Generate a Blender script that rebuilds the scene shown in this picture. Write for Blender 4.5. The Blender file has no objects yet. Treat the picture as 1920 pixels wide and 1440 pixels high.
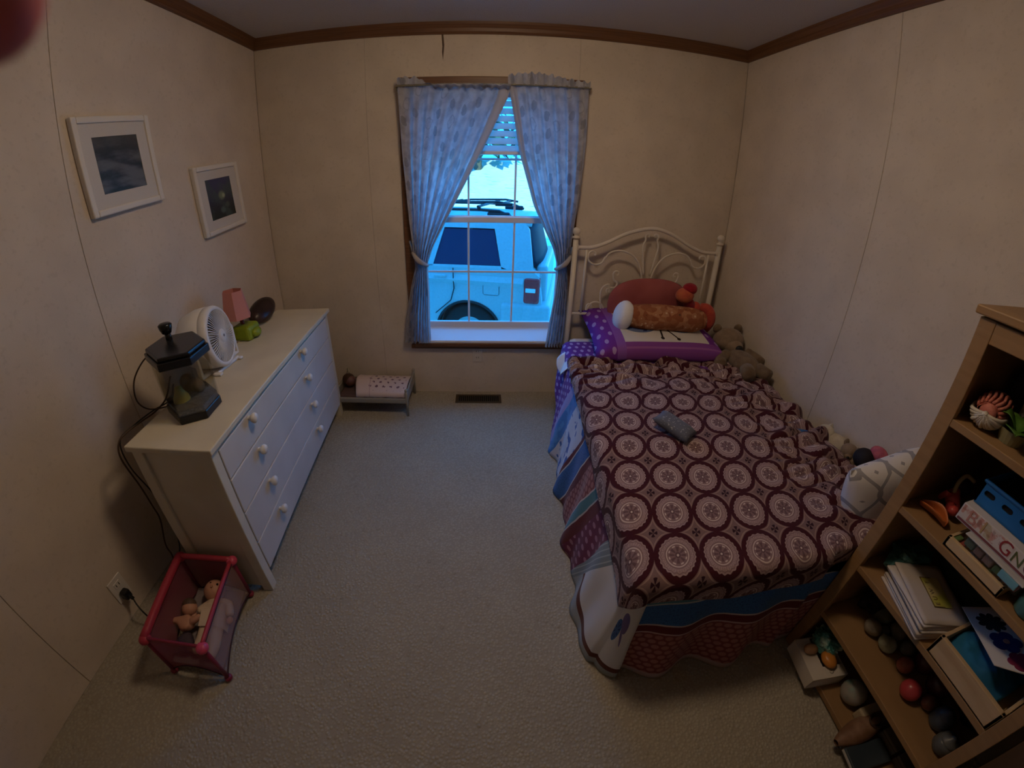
import bpy, bmesh, math, random
from mathutils import Vector, Matrix
random.seed(7)
PI = math.pi
scn = bpy.context.scene
COL = scn.collection

# ------------------------------------------------------------------ camera, sky, sun, exposure
cam_data = bpy.data.cameras.new('camera')
cam = bpy.data.objects.new('camera', cam_data); COL.objects.link(cam)
scn.camera = cam
cam_data.type = 'PANO'
cam_data.panorama_type = 'FISHEYE_LENS_POLYNOMIAL'
cam_data.fisheye_fov = math.radians(200)
cam_data.sensor_width = 36; cam_data.sensor_height = 27
cam_data.fisheye_polynomial_k0 = 0.0
cam_data.fisheye_polynomial_k1 = -0.07548064859416528
cam_data.fisheye_polynomial_k2 = 0.0003306350677798196
cam_data.fisheye_polynomial_k3 = 3.6467518154269804e-05
cam_data.fisheye_polynomial_k4 = -7.98139420855274e-07
cam_data.shift_x = 0.025694757196291277
cam_data.shift_y = -0.06296304
cam_data.clip_start = 0.01
cam_data.dof.use_dof = True; cam_data.dof.focus_distance = 2.2; cam_data.dof.aperture_fstop = 25.0
CR = ((0.9999224473504446, 0.010594620704882735, -0.006546242954332989),
      (-0.007195330897142773, 0.9204956394967032, 0.3906865813933673),
      (0.010164964238899555, -0.39060918022964497, 0.9205004844226573))
cam.matrix_world = Matrix(((CR[0][0], CR[0][2], -CR[0][1], 0.0),
                           (CR[1][0], CR[1][2], -CR[1][1], 0.0),
                           (CR[2][0], CR[2][2], -CR[2][1], 1.45),
                           (0, 0, 0, 1)))

world = bpy.data.worlds.new('sky'); scn.world = world
world.use_nodes = True
wn = world.node_tree; wn.nodes.clear()
wo = wn.nodes.new('ShaderNodeOutputWorld'); wb = wn.nodes.new('ShaderNodeBackground')
wb.inputs['Color'].default_value = (0.045, 0.40, 1.0, 1); wb.inputs['Strength'].default_value = 4.6
wn.links.new(wb.outputs[0], wo.inputs[0])

sun_d = bpy.data.lights.new('sun', 'SUN'); sun_d.energy = 7.5; sun_d.angle = math.radians(1.5)
sun_d.color = (1.0, 0.90, 0.52)
sun = bpy.data.objects.new('sun', sun_d); COL.objects.link(sun)
sun.rotation_euler = Vector((0.22, 1.0, -0.42)).to_track_quat('-Z', 'Y').to_euler()

LAMP_STRENGTH = 37                    # the ceiling lamp's glass, built below
LAMP_COLOR = (1.0, 0.735, 0.495)
vs = scn.view_settings
vs.view_transform = 'Standard'; vs.look = 'None'; vs.gamma = 1.0; vs.exposure = 0.0
vs.use_curve_mapping = False

# ------------------------------------------------------------------ shader helpers
class E:
    """a float socket with operators"""
    def __init__(s, nt, sock): s.nt, s.s = nt, sock
    def _o(s, op, b=None, c=None, rev=False):
        return M(s.nt, op, b, s) if rev else M(s.nt, op, s, b, c)
    def __add__(s, b): return s._o('ADD', b)
    __radd__ = __add__
    def __sub__(s, b): return s._o('SUBTRACT', b)
    def __rsub__(s, b): return s._o('SUBTRACT', b, rev=True)
    def __mul__(s, b): return s._o('MULTIPLY', b)
    __rmul__ = __mul__
    def __truediv__(s, b): return s._o('DIVIDE', b)
    def __pow__(s, b): return s._o('POWER', b)
    def gt(s, b): return s._o('GREATER_THAN', b)
    def lt(s, b): return s._o('LESS_THAN', b)
    def sin(s): return s._o('SINE')
    def cos(s): return s._o('COSINE')
    def frac(s): return s._o('FRACT')
    def floor(s): return s._o('FLOOR')
    def round(s): return s._o('ROUND')
    def abs(s): return s._o('ABSOLUTE')
    def sqrt(s): return s._o('SQRT')
    def max(s, b): return s._o('MAXIMUM', b)
    def min(s, b): return s._o('MINIMUM', b)
    def atan2(s, b): return s._o('ARCTAN2', b)
    def clamp(s):
        r = M(s.nt, 'MULTIPLY', s, 1.0); r.s.node.use_clamp = True; return r
    def ramp(s, a, b):
        n = s.nt.nodes.new('ShaderNodeMapRange'); n.clamp = True
        n.interpolation_type = 'SMOOTHSTEP'
        s.nt.links.new(s.s, n.inputs[0]); n.inputs[1].default_value = a; n.inputs[2].default_value = b
        n.inputs[3].default_value = 0; n.inputs[4].default_value = 1
        return E(s.nt, n.outputs[0])

def M(nt, op, *args):
    n = nt.nodes.new('ShaderNodeMath'); n.operation = op
    for i, a in enumerate(args):
        if a is None: continue
        if isinstance(a, E): nt.links.new(a.s, n.inputs[i])
        else: n.inputs[i].default_value = a
    return E(nt, n.outputs[0])

class S:
    """node tree helper handed to the material functions"""
    def __init__(s, nt): s.nt = nt; s._tc = None
    def tc(s):
        if s._tc is None: s._tc = s.nt.nodes.new('ShaderNodeTexCoord')
        return s._tc
    def xyz(s, kind='Object'):
        n = s.nt.nodes.new('ShaderNodeSeparateXYZ'); s.nt.links.new(s.tc().outputs[kind], n.inputs[0])
        return [E(s.nt, o) for o in n.outputs]
    def uv(s): return s.xyz('UV')[:2]
    def vec(s, x, y, z=0.0):
        n = s.nt.nodes.new('ShaderNodeCombineXYZ')
        for i, a in enumerate((x, y, z)):
            if isinstance(a, E): s.nt.links.new(a.s, n.inputs[i])
            else: n.inputs[i].default_value = a
        return n.outputs[0]
    def noise(s, scale, detail=2, vec=None, dim=None, kind='Object'):
        n = s.nt.nodes.new('ShaderNodeTexNoise'); n.inputs['Scale'].default_value = scale
        n.inputs['Detail'].default_value = detail
        s.nt.links.new(vec if vec is not None else s.tc().outputs[kind], n.inputs['Vector'])
        return E(s.nt, n.outputs[0])
    def voro(s, scale, feature='F1', vec=None, kind='Object', rnd=1.0, out='Distance'):
        n = s.nt.nodes.new('ShaderNodeTexVoronoi'); n.feature = feature
        n.inputs['Scale'].default_value = scale; n.inputs['Randomness'].default_value = rnd
        s.nt.links.new(vec if vec is not None else s.tc().outputs[kind], n.inputs['Vector'])
        return E(s.nt, n.outputs[out])
    def col(s, c):
        if isinstance(c, (tuple, list)):
            n = s.nt.nodes.new('ShaderNodeRGB'); n.outputs[0].default_value = (*c[:3], 1); return n.outputs[0]
        return c
    def mix(s, f, a, b):
        n = s.nt.nodes.new('ShaderNodeMix'); n.data_type = 'RGBA'
        if isinstance(f, E): s.nt.links.new(f.s, n.inputs[0])
        else: n.inputs[0].default_value = f
        for i, c in ((6, a), (7, b)):
            if isinstance(c, (tuple, list)): n.inputs[i].default_value = (*c[:3], 1)
            else: s.nt.links.new(c, n.inputs[i])
        return n.outputs[2]

MATS = {}
def mat(name, fn=None, color=(.5, .5, .5), rough=.6, metal=0.0, spec=.4, bump=None, bstr=.3, bdist=.004,
        trans=0.0, sss=0.0, emit=None, estr=0.0, alpha=None, sheen=0.0):
    """fn(S) -> colour socket/tuple, or (colour, height E)"""
    if name in MATS: return MATS[name]
    m = bpy.data.materials.new(name); m.use_nodes = True
    nt = m.node_tree; nt.nodes.clear()
    out = nt.nodes.new('ShaderNodeOutputMaterial'); b = nt.nodes.new('ShaderNodeBsdfPrincipled')
    s = S(nt); c, h = color, None
    if fn:
        r = fn(s)
        c, h = r if (isinstance(r, tuple) and len(r) == 2) else (r, None)
    if isinstance(c, (tuple, list)): b.inputs['Base Color'].default_value = (*c[:3], 1)
    else: nt.links.new(c, b.inputs['Base Color'])
    b.inputs['Roughness'].default_value = rough; b.inputs['Metallic'].default_value = metal
    b.inputs['Specular IOR Level'].default_value = spec
    if sss:
        b.inputs['Subsurface Weight'].default_value = sss; b.inputs['Subsurface Radius'].default_value = (1, .25, .12); b.inputs['Subsurface Scale'].default_value = .006
    if sheen: b.inputs['Sheen Weight'].default_value = sheen
    if emit:
        b.inputs['Emission Color'].default_value = (*emit, 1); b.inputs['Emission Strength'].default_value = estr
    if h is not None:
        bp = nt.nodes.new('ShaderNodeBump'); bp.inputs['Strength'].default_value = bstr
        bp.inputs['Distance'].default_value = bdist
        nt.links.new(h.s, bp.inputs['Height']); nt.links.new(bp.outputs[0], b.inputs['Normal'])
    last = b.outputs[0]
    if trans:
        t = nt.nodes.new('ShaderNodeBsdfTranslucent'); mx = nt.nodes.new('ShaderNodeMixShader')
        if isinstance(c, (tuple, list)): t.inputs[0].default_value = (*c[:3], 1)
        else: nt.links.new(c, t.inputs[0])
        mx.inputs[0].default_value = trans
        nt.links.new(last, mx.inputs[1]); nt.links.new(t.outputs[0], mx.inputs[2]); last = mx.outputs[0]
    if alpha is not None:
        t = nt.nodes.new('ShaderNodeBsdfTransparent'); mx = nt.nodes.new('ShaderNodeMixShader')
        if isinstance(alpha, (int, float)): mx.inputs[0].default_value = alpha
        else: nt.links.new(alpha(s).s, mx.inputs[0])
        nt.links.new(t.outputs[0], mx.inputs[1]); nt.links.new(last, mx.inputs[2]); last = mx.outputs[0]
    nt.links.new(last, out.inputs[0])
    MATS[name] = m
    return m

def glass_mat(name, tint=(1, 1, 1), gloss=.06):
    if name in MATS: return MATS[name]
    m = bpy.data.materials.new(name); m.use_nodes = True; nt = m.node_tree; nt.nodes.clear()
    out = nt.nodes.new('ShaderNodeOutputMaterial')
    t = nt.nodes.new('ShaderNodeBsdfTransparent'); t.inputs[0].default_value = (*tint, 1)
    g = nt.nodes.new('ShaderNodeBsdfGlossy'); g.inputs['Roughness'].default_value = .03
    mx = nt.nodes.new('ShaderNodeMixShader'); mx.inputs[0].default_value = gloss
    nt.links.new(t.outputs[0], mx.inputs[1]); nt.links.new(g.outputs[0], mx.inputs[2]); nt.links.new(mx.outputs[0], out.inputs[0])
    MATS[name] = m
    return m

# ------------------------------------------------------------------ geometry helpers
XF = {}
def thing(name, label, cat, loc=(0, 0, 0), rz=0.0, group=None, kind=None):
    o = bpy.data.objects.new(name, None); COL.objects.link(o)
    o.empty_display_size = .05
    o.location = loc; o.rotation_euler = (0, 0, rz)
    if label: o['label'] = label
    if cat: o['category'] = cat
    if group: o['group'] = group
    if kind: o['kind'] = kind
    XF[o.name] = Matrix.Translation(Vector(loc)) @ Matrix.Rotation(rz, 4, 'Z')
    return o

def tag(o, label=None, cat=None, group=None, kind=None):
    if label: o['label'] = label
    if cat: o['category'] = cat
    if group: o['group'] = group
    if kind: o['kind'] = kind
    return o

def obj(name, bm, m, parent=None, world=True, smooth=False, label=None, keep=False):
    """bm in world coordinates (world=True) or in the parent's"""
    me = bpy.data.meshes.new(name)
    x = Matrix.Identity(4)
    if parent is not None:
        p = parent
        x = XF.get(p.name, Matrix.Identity(4))
        if world: bm.transform(x.inverted())
    bm.to_mesh(me)
    if not keep: bm.free()
    for mm in (m if isinstance(m, (list, tuple)) else [m]): me.materials.append(mm)
    if smooth:
        for p_ in me.polygons: p_.use_smooth = True
    o = bpy.data.objects.new(name, me); COL.objects.link(o)
    if parent is not None:
        o.parent = parent
    if label: o['label'] = label
    XF[o.name] = x if parent is not None else Matrix.Identity(4)
    return o

def origin_to(o, loc):
    """move a top-level mesh's origin to loc"""
    o.data.transform(Matrix.Translation(-Vector(loc))); o.location = loc
    XF[o.name] = Matrix.Translation(Vector(loc))
    return o

def copy_tree(o, parent=None, loc=None, rz=None):
    c = o.copy(); COL.objects.link(c)
    if parent is not None: c.parent = parent
    if loc is not None: c.location = loc
    if rz is not None: c.rotation_euler = (0, 0, rz)
    for ch in list(o.children): copy_tree(ch, c)
    XF[c.name] = Matrix.Translation(c.location) @ Matrix.Rotation(c.rotation_euler[2], 4, 'Z')
    return c

def B(): return bmesh.new()

def add_box(bm, a, b, bev=0.0, seg=2, rot=None, about=None):
    a, b = Vector(a), Vector(b)
    lo = Vector((min(a.x, b.x), min(a.y, b.y), min(a.z, b.z))); hi = Vector((max(a.x, b.x), max(a.y, b.y), max(a.z, b.z)))
    t = bmesh.new(); bmesh.ops.create_cube(t, size=1)
    for v in t.verts:
        v.co = Vector(((lo.x + hi.x) / 2 + v.co.x * (hi.x - lo.x), (lo.y + hi.y) / 2 + v.co.y * (hi.y - lo.y), (lo.z + hi.z) / 2 + v.co.z * (hi.z - lo.z)))
    if bev:
        bev = min(bev, .49 * min(hi.x - lo.x, hi.y - lo.y, hi.z - lo.z))
        bmesh.ops.bevel(t, geom=t.edges[:], offset=bev, segments=seg, affect='EDGES', profile=.5)
    if rot is not None:
        t.transform(Matrix.Translation(about or (lo + hi) / 2) @ rot.to_4x4() @ Matrix.Translation(-Vector(about or (lo + hi) / 2)))
    merge(bm, t)
    return bm

def merge(bm, t):
    me = bpy.data.meshes.new('tmp'); t.to_mesh(me); t.free(); bm.from_mesh(me); bpy.data.meshes.remove(me)

def box(a, b, bev=0.0, seg=2, rot=None, about=None): return add_box(B(), a, b, bev, seg, rot, about)

def add_tube(bm, pts, r, n=8, caps=True, closed=False):
    pts = [Vector(p) for p in pts]
    rs = r if isinstance(r, (list, tuple)) else [r] * len(pts)
    N = len(pts); rings = []
    prev = None
    for i, p in enumerate(pts):
        if closed: d = pts[(i + 1) % N] - pts[i - 1]
        else: d = pts[min(i + 1, N - 1)] - pts[max(i - 1, 0)]
        if d.length < 1e-9: d = Vector((0, 0, 1))
        d.normalize()
        if prev is None:
            u = d.orthogonal().normalized()
        else:
            u = prev - d * prev.dot(d)
            if u.length < 1e-6: u = d.orthogonal()
            u.normalize()
        prev = u
        w = d.cross(u)
        rings.append([bm.verts.new(p + (u * math.cos(2 * PI * k / n) + w * math.sin(2 * PI * k / n)) * rs[i]) for k in range(n)])
    for i in range(N if closed else N - 1):
        a, b = rings[i], rings[(i + 1) % N]
        for k in range(n):
            bm.faces.new((a[k], a[(k + 1) % n], b[(k + 1) % n], b[k]))
    if caps and not closed:
        bm.faces.new(rings[0][::-1]); bm.faces.new(rings[-1])
    return bm
def tube(pts, r, n=8, **k): return add_tube(B(), pts, r, n, **k)

def add_lathe(bm, prof, c=(0, 0, 0), n=24, axis='Z', sx=1.0, sy=1.0):
    """prof: list of (radius, height)"""
    c = Vector(c); rings = []
    def pt(r, h, a):
        x, y = r * math.cos(a) * sx, r * math.sin(a) * sy
        if axis == 'Z': return c + Vector((x, y, h))
        if axis == 'X': return c + Vector((h, x, y))
        return c + Vector((x, -h, y))
    for r, h in prof:
        if r < 1e-6: rings.append([bm.verts.new(pt(0, h, 0))])
        else: rings.append([bm.verts.new(pt(r, h, 2 * PI * k / n)) for k in range(n)])
    for a, b in zip(rings, rings[1:]):
        for k in range(n):
            k2 = (k + 1) % n
            f = [a[k % len(a)], a[k2 % len(a)], b[k2 % len(b)], b[k % len(b)]]
            g = []
            for v in f:
                if v not in g: g.append(v)
            if len(g) >= 3: bm.faces.new(g)
    return bm
def lathe(prof, c=(0, 0, 0), n=24, **k): return add_lathe(B(), prof, c, n, **k)

def add_ball(bm, c, r, seg=16, ring=10, rot=None):
    """ellipsoid; r scalar or (rx,ry,rz)"""
    t = bmesh.new(); bmesh.ops.create_uvsphere(t, u_segments=seg, v_segments=ring, radius=1)
    rr = r if isinstance(r, (tuple, list)) else (r, r, r)
    mtx = Matrix.Diagonal((*rr, 1))
    if rot is not None: mtx = rot.to_4x4() @ mtx
    t.transform(Matrix.Translation(Vector(c)) @ mtx)
    merge(bm, t)
    return bm
def ball(c, r, seg=16, ring=10, rot=None): return add_ball(B(), c, r, seg, ring, rot)

def add_prism(bm, poly, z0, z1, axis='Z', bev=0.0):
    """polygon of 2D points extruded; axis Z: (x,y); Y: (x,z) along y; X: (y,z) along x"""
    t = bmesh.new()
    def p(q, h):
        if axis == 'Z': return (q[0], q[1], h)
        if axis == 'Y': return (q[0], h, q[1])
        return (h, q[0], q[1])
    a = [t.verts.new(p(q, z0)) for q in poly]; b = [t.verts.new(p(q, z1)) for q in poly]
    t.faces.new(a[::-1]); t.faces.new(b)
    for i in range(len(poly)):
        j = (i + 1) % len(poly); t.faces.new((a[i], a[j], b[j], b[i]))
    bmesh.ops.recalc_face_normals(t, faces=t.faces[:])
    if bev: bmesh.ops.bevel(t, geom=t.edges[:], offset=bev, segments=2, affect='EDGES', profile=.5)
    merge(bm, t)
    return bm
def prism(poly, z0, z1, **k): return add_prism(B(), poly, z0, z1, **k)

def grid(nu, nv, f, uvf=None, close_u=False):
    """f(i/nu, j/nv) -> point"""
    bm = B(); lay = bm.loops.layers.uv.new('UVMap') if uvf else None
    V = [[bm.verts.new(f(i / nu, j / nv)) for j in range(nv + 1)] for i in range(nu if close_u else nu + 1)]
    for i in range(nu):
        for j in range(nv):
            i2 = (i + 1) % len(V)
            fc = bm.faces.new((V[i][j], V[i2][j], V[i2][j + 1], V[i][j + 1]))
            if uvf:
                for l, (a, b) in zip(fc.loops, ((i, j), (i + 1, j), (i + 1, j + 1), (i, j + 1))):
                    l[lay].uv = uvf(a / nu, b / nv)
    return bm

def solid(o, t, off=-1.0):
    md = o.modifiers.new('thickness', 'SOLIDIFY'); md.thickness = t; md.offset = off
    return o
def subsurf(o, n=1):
    md = o.modifiers.new('smooth', 'SUBSURF'); md.levels = n; md.render_levels = n
    return o

def skin(name, verts, edges, radii, m, parent=None, sub=2, root=0, label=None):
    """one continuous tapering body grown along edges; world coordinates"""
    me = bpy.data.meshes.new(name); me.from_pydata([Vector(v) for v in verts], edges, [])
    if parent is not None: me.transform(XF[parent.name].inverted())
    o = bpy.data.objects.new(name, me); COL.objects.link(o)
    if parent is not None: o.parent = parent
    md = o.modifiers.new('skin', 'SKIN'); md.use_smooth_shade = True
    for i, v in enumerate(me.skin_vertices[0].data):
        r = radii[i]; v.radius = (r, r) if not isinstance(r, (tuple, list)) else r
        v.use_root = (i == root)
    subsurf(o, sub)
    me.materials.append(m)
    XF[o.name] = XF[parent.name] if parent is not None else Matrix.Identity(4)
    if label: o['label'] = label
    return o

def pillow_bm(w, d, h, n=18, pinch=.35):
    """soft cushion, local: x width, y depth, z height"""
    bm = B(); 
    def side(sgn):
        def f(a, b):
            x, y = a * 2 - 1, b * 2 - 1
            e = (1 - x ** 4) ** .5 * (1 - y ** 4) ** .5 if abs(x) < 1 and abs(y) < 1 else 0
            s = 1 - .05 * (1 - abs(y) ** 2) * abs(x) ** 3
            s2 = 1 - .05 * (1 - abs(x) ** 2) * abs(y) ** 3
            return Vector((x * w / 2 * s, y * d / 2 * s2, sgn * h / 2 * e))
        return f
    lay = bm.loops.layers.uv.new('UVMap')
    for sgn in (1, -1):
        f = side(sgn)
        V = [[bm.verts.new(f(i / n, j / n)) for j in range(n + 1)] for i in range(n + 1)]
        for i in range(n):
            for j in range(n):
                q = (V[i][j], V[i + 1][j], V[i + 1][j + 1], V[i][j + 1])
                fc = bm.faces.new(q if sgn > 0 else q[::-1])
                pr = ((i, j), (i + 1, j), (i + 1, j + 1), (i, j + 1))
                for l, (a, b) in zip(fc.loops, pr if sgn > 0 else pr[::-1]): l[lay].uv = (a / n, b / n)
    bmesh.ops.remove_doubles(bm, verts=bm.verts[:], dist=1e-5)
    return bm

def text(name, body, size, m, parent, mtx, ext=.0006):
    """flat lettering; mtx in world coordinates, text in its XY plane"""
    cu = bpy.data.curves.new(name, 'FONT'); cu.body = body; cu.size = size; cu.extrude = ext
    cu.align_x = 'CENTER'; cu.align_y = 'CENTER'; cu.resolution_u = 4
    cu.materials.append(m)
    src = bpy.data.objects.new('tmp', cu)
    me = bpy.data.meshes.new_from_object(src); me.name = name
    bpy.data.objects.remove(src); bpy.data.curves.remove(cu)
    me.transform(XF[parent.name].inverted() @ mtx)
    me.materials.clear(); me.materials.append(m)
    o = bpy.data.objects.new(name, me); COL.objects.link(o)
    o.parent = parent
    return o

def frame_mtx(o, x, y):
    """matrix with the given x and y axes at o"""
    x = Vector(x).normalized(); y = Vector(y); y = (y - x * y.dot(x)).normalized(); z = x.cross(y)
    return Matrix(((x.x, y.x, z.x, o[0]), (x.y, y.y, z.y, o[1]), (x.z, y.z, z.z, o[2]), (0, 0, 0, 1)))

# ------------------------------------------------------------------ the room
XL, XR, YB, YF = -1.361, 1.61, 2.375, -1.25
ZC, ZK = 2.320, 2.257                  # ceiling, lower edge of the crown trim

def f_wall(s):
    n = s.noise(260, 2); m_ = s.noise(5, 3); v = s.noise(60, 2)
    c = s.mix(m_.ramp(.3, .7), (.60, .52, .43), (.66, .575, .475))
    c = s.mix(v.ramp(.55, .75) * .35, c, (.50, .43, .34))
    return c, n
wallpaper = mat('wallpaper', f_wall, rough=.85, spec=.15, bstr=.25, bdist=.002)
def f_ceil(s):
    return (.56, .53, .52), s.noise(140, 3)
ceil_mat = mat('ceiling_texture', f_ceil, rough=.95, spec=.1, bstr=.5, bdist=.004)
def f_crown(s):
    x, y, z = s.xyz()
    g = s.noise(1, 4, vec=s.vec(x * 3, y * 3, z * 160))
    return s.mix(g.ramp(.3, .7), (.110, .047, .019), (.165, .074, .030))
crown_mat = mat('brown_trim_wood', f_crown, rough=.45)
def f_carpet(s):
    v = s.voro(95, kind='Object'); n = s.noise(3.5, 3); w = s.voro(95, out='Color')
    f = s.noise(420, 2)
    c = s.mix(n.ramp(.3, .7), (.385, .345, .275), (.425, .385, .305))
    c = s.mix(v.ramp(.1, .75) * .38, c, (.22, .19, .15))
    c = s.mix(w.ramp(.82, .95) * .28, c, (.17, .145, .11))
    return c, (1 - v.ramp(0, .75)) + f * .25
carpet = mat('berber_carpet', f_carpet, rough=.98, spec=.05, bstr=.55, bdist=.006, sheen=.15)
white_vinyl = mat('white_vinyl', color=(.74, .74, .76), rough=.35)
dim_board = mat('wall_backing', color=(.30, .26, .21), rough=.9)

def structure(o): o['kind'] = 'structure'; return o

fl = structure(obj('floor', box((XL - .1, YF - .1, -.06), (XR + .1, YB + .0, 0)), carpet))
ce = structure(obj('ceiling', box((XL - .1, YF - .1, ZC), (XR + .1, YB + .12, ZC + .08)), ceil_mat))
GAP = .0008
def panel(parent, a, b): return obj('wall_panel', box(a, b, .0012, 1), wallpaper, parent)

wl = structure(obj('wall_left', box((XL - .1, YF - .1, 0), (XL - .006, YB + .12, ZC)), dim_board))
ys = [YF, .304, 1.05, YB]
for a, b in zip(ys, ys[1:]): panel(wl, (XL - .006, a + GAP, 0), (XL, b - GAP, ZC))
wr = structure(obj('wall_right', box((XR + .006, YF - .1, 0), (XR + .1, YB + .12, ZC)), dim_board))
ys = [YF, .098, 1.317, YB]
for a, b in zip(ys, ys[1:]): panel(wr, (XR, a + GAP, 0), (XR + .006, b - GAP, ZC))
wf = structure(obj('wall_front', box((XL - .1, YF - .1, 0), (XR + .1, YF, ZC)), wallpaper))

# back wall with the window hole; unseen house wall added on past the room to block the sun
WX0, WX1, WZ0, WZ1 = -.42, .535, .40, 1.965
HX0, HX1 = -6.0, 6.5
siding = mat('house_siding', color=(.60, .58, .52), rough=.8)
bw = B()
add_box(bw, (HX0, YB + .006, -.1), (WX0, YB + .15, ZC + .1)); add_box(bw, (WX1, YB + .006, -.1), (HX1, YB + .15, ZC + .1))
add_box(bw, (WX0, YB + .006, -.1), (WX1, YB + .15, WZ0)); add_box(bw, (WX0, YB + .006, WZ1), (WX1, YB + .15, ZC + .1))
wbk = structure(obj('wall_back', bw, siding))
panel(wbk, (XL, YB, 0), (-.675 - GAP, YB + .006, ZC))
bm = B()
for a, b in (((-.675 + GAP, YB, 0), (WX0, YB + .006, ZC)), ((WX0, YB, 0), (WX1, YB + .006, WZ0)),
             ((WX0, YB, WZ1), (WX1, YB + .006, ZC)), ((WX1, YB, 0), (.545 - GAP, YB + .006, ZC))): add_box(bm, a, b)
obj('wall_panel', bm, wallpaper, wbk)
panel(wbk, (.545 + GAP, YB, 0), (XR, YB + .006, ZC))
scuff = mat('dark_scuff', color=(.10, .065, .04), rough=.8)
obj('scuff_mark', prism([(-.237, 2.262), (-.226, 2.258), (-.221, 2.20), (-.223, 2.17), (-.229, 2.112), (-.234, 2.16), (-.232, 2.19)], YB - .0012, YB + .001, axis='Y'), scuff, wbk, label='dark scuff on the wall')

rf = structure(obj('roof', prism([(-2.0, 2.50), (3.0, 2.44), (3.0, 2.86), (-2.0, 3.15)], HX0, HX1, axis='X'), mat('roof_edge', color=(.30, .28, .26), rough=.9)))  # unseen roof, drawn wide so that it keeps the sun off the car
xw = structure(obj('trim_foundation', box((HX0, YB + .02, -.75), (HX1, YB + .10, -.1)), mat('skirting_panel', color=(.5, .5, .48), rough=.9)))

# crown trim: a sloped, moulded strip on each wall
def crown(name, axis, pos, a, b, sgn):
    pr = [(0, ZK), (.010, ZK), (.016, ZK + .012), (.020, ZK + .030), (.030, ZC - .012), (.034, ZC), (0, ZC)]
    if axis == 'X':
        bm = prism([(pos + sgn * q, z) for q, z in pr], a, b, axis='X')     # polygon in (y,z)
    else:
        bm = prism([(pos + sgn * q, z) for q, z in pr], a, b, axis='Y')     # polygon in (x,z)
    return structure(obj(name, bm, crown_mat))
crown('trim_1', 'X', YB, XL, XR, -1); crown('trim_2', 'Y', XL, YF, YB, 1); crown('trim_3', 'Y', XR, YF, YB, -1); crown('trim_4', 'X', YF, XL, XR, 1)

# ceiling lamp, above and out of the photograph's frame: what lights the room
lamp = thing('ceiling_lamp', 'round white glass ceiling lamp glowing warm in the middle of the ceiling', 'ceiling lamp', (.14, 1.02, ZC))
obj('lamp_base', lathe([(0, 0), (.16, 0), (.165, -.02), (.15, -.03), (0, -.03)], (.14, 1.02, ZC - .001), 28), mat('lamp_metal', color=(.6, .55, .45), metal=.8, rough=.35), lamp, smooth=False)
obj('glass_dome', lathe([(.145, -.03), (.15, -.045), (.135, -.08), (.10, -.108), (.05, -.124), (0, -.128)], (.14, 1.02, ZC), 32),
    mat('lamp_glow', color=(.9, .85, .8), emit=LAMP_COLOR, estr=LAMP_STRENGTH), lamp, smooth=True)

# ------------------------------------------------------------------ the window
win = thing('window_1', 'white double hung window with brown casing in the back wall', None, (.055, YB, WZ0), kind='structure')
casing = crown_mat
for a, b in (((-.480, 2.354, .400), (WX0, YB, 1.99)), ((WX1, 2.354, .400), (.574, YB, 1.99)), ((-.480, 2.352, 1.965), (.574, YB, 2.02)), ((-.480, 2.352, .352), (.574, YB, .383))):
    obj('casing', box(a, b, .005), casing, win)
YS = 2.478
SX0, SX1 = -.382, .497                  # clear glass width
def jb(a, b, n='jamb'): return obj(n, box(a, b, .003, 1), white_vinyl, win)
jb((WX0, YB - .004, WZ0), (SX0 - .012, 2.525, WZ1)); jb((SX1 + .012, YB - .004, WZ0), (WX1, 2.525, WZ1)); jb((WX0, YB - .004, 1.945), (WX1, 2.525, WZ1))
# sloped white sill
bm = prism([(2.338, .398), (2.334, .410), (2.338, .420), (2.462, .470), (2.525, .472), (2.525, .398)], WX0, WX1, axis='X')
obj('sill', bm, white_vinyl, win)
obj('sill_edge', box((WX0 - .03, 2.330, .376), (WX1 + .03, YB, .400), .004), casing, win)
def sash(name, y, z0, z1, bot, top, muntz):
    bm = B()
    for a, b in (((SX0 - .012, y - .012, z0), (SX0 + .006, y + .012, z1)), ((SX1 - .006, y - .012, z0), (SX1 + .012, y + .012, z1)),
                 ((SX0, y - .014, z0), (SX1, y + .012, z0 + bot)), ((SX0, y - .014, z1 - top), (SX1, y + .012, z1))): add_box(bm, a, b, .003)
    o = obj(name, bm, white_vinyl, win)
    xs = [SX0, SX0 + (SX1 - SX0) / 3, SX0 + 2 * (SX1 - SX0) / 3, SX1]; zs = [z0 + bot] + muntz + [z1 - top]
    for x in xs[1:3]: obj('muntin', box((x - .0065, y - .006, z0 + bot), (x + .0065, y + .006, z1 - top), .002, 1), white_vinyl, o)
    for z in muntz: obj('muntin', box((SX0, y - .0065, z - .0065), (SX1, y + .0055, z + .0065), .002, 1), white_vinyl, o)
    g = glass_mat('window_glass', (.62, .90, 1.0), .04)  # blue tint added to colour the daylight and the view outside
    for i in range(3):
        for j in range(len(zs) - 1):
            obj('pane', box((xs[i], y - .0015, zs[j]), (xs[i + 1], y + .0015, zs[j + 1])), g, o)
    return o
sash('lower_sash', YS, .468, 1.216, .043, .036, [.861])
sash('upper_sash', YS + .028, 1.192, 1.95, .030, .030, [1.568])

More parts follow.
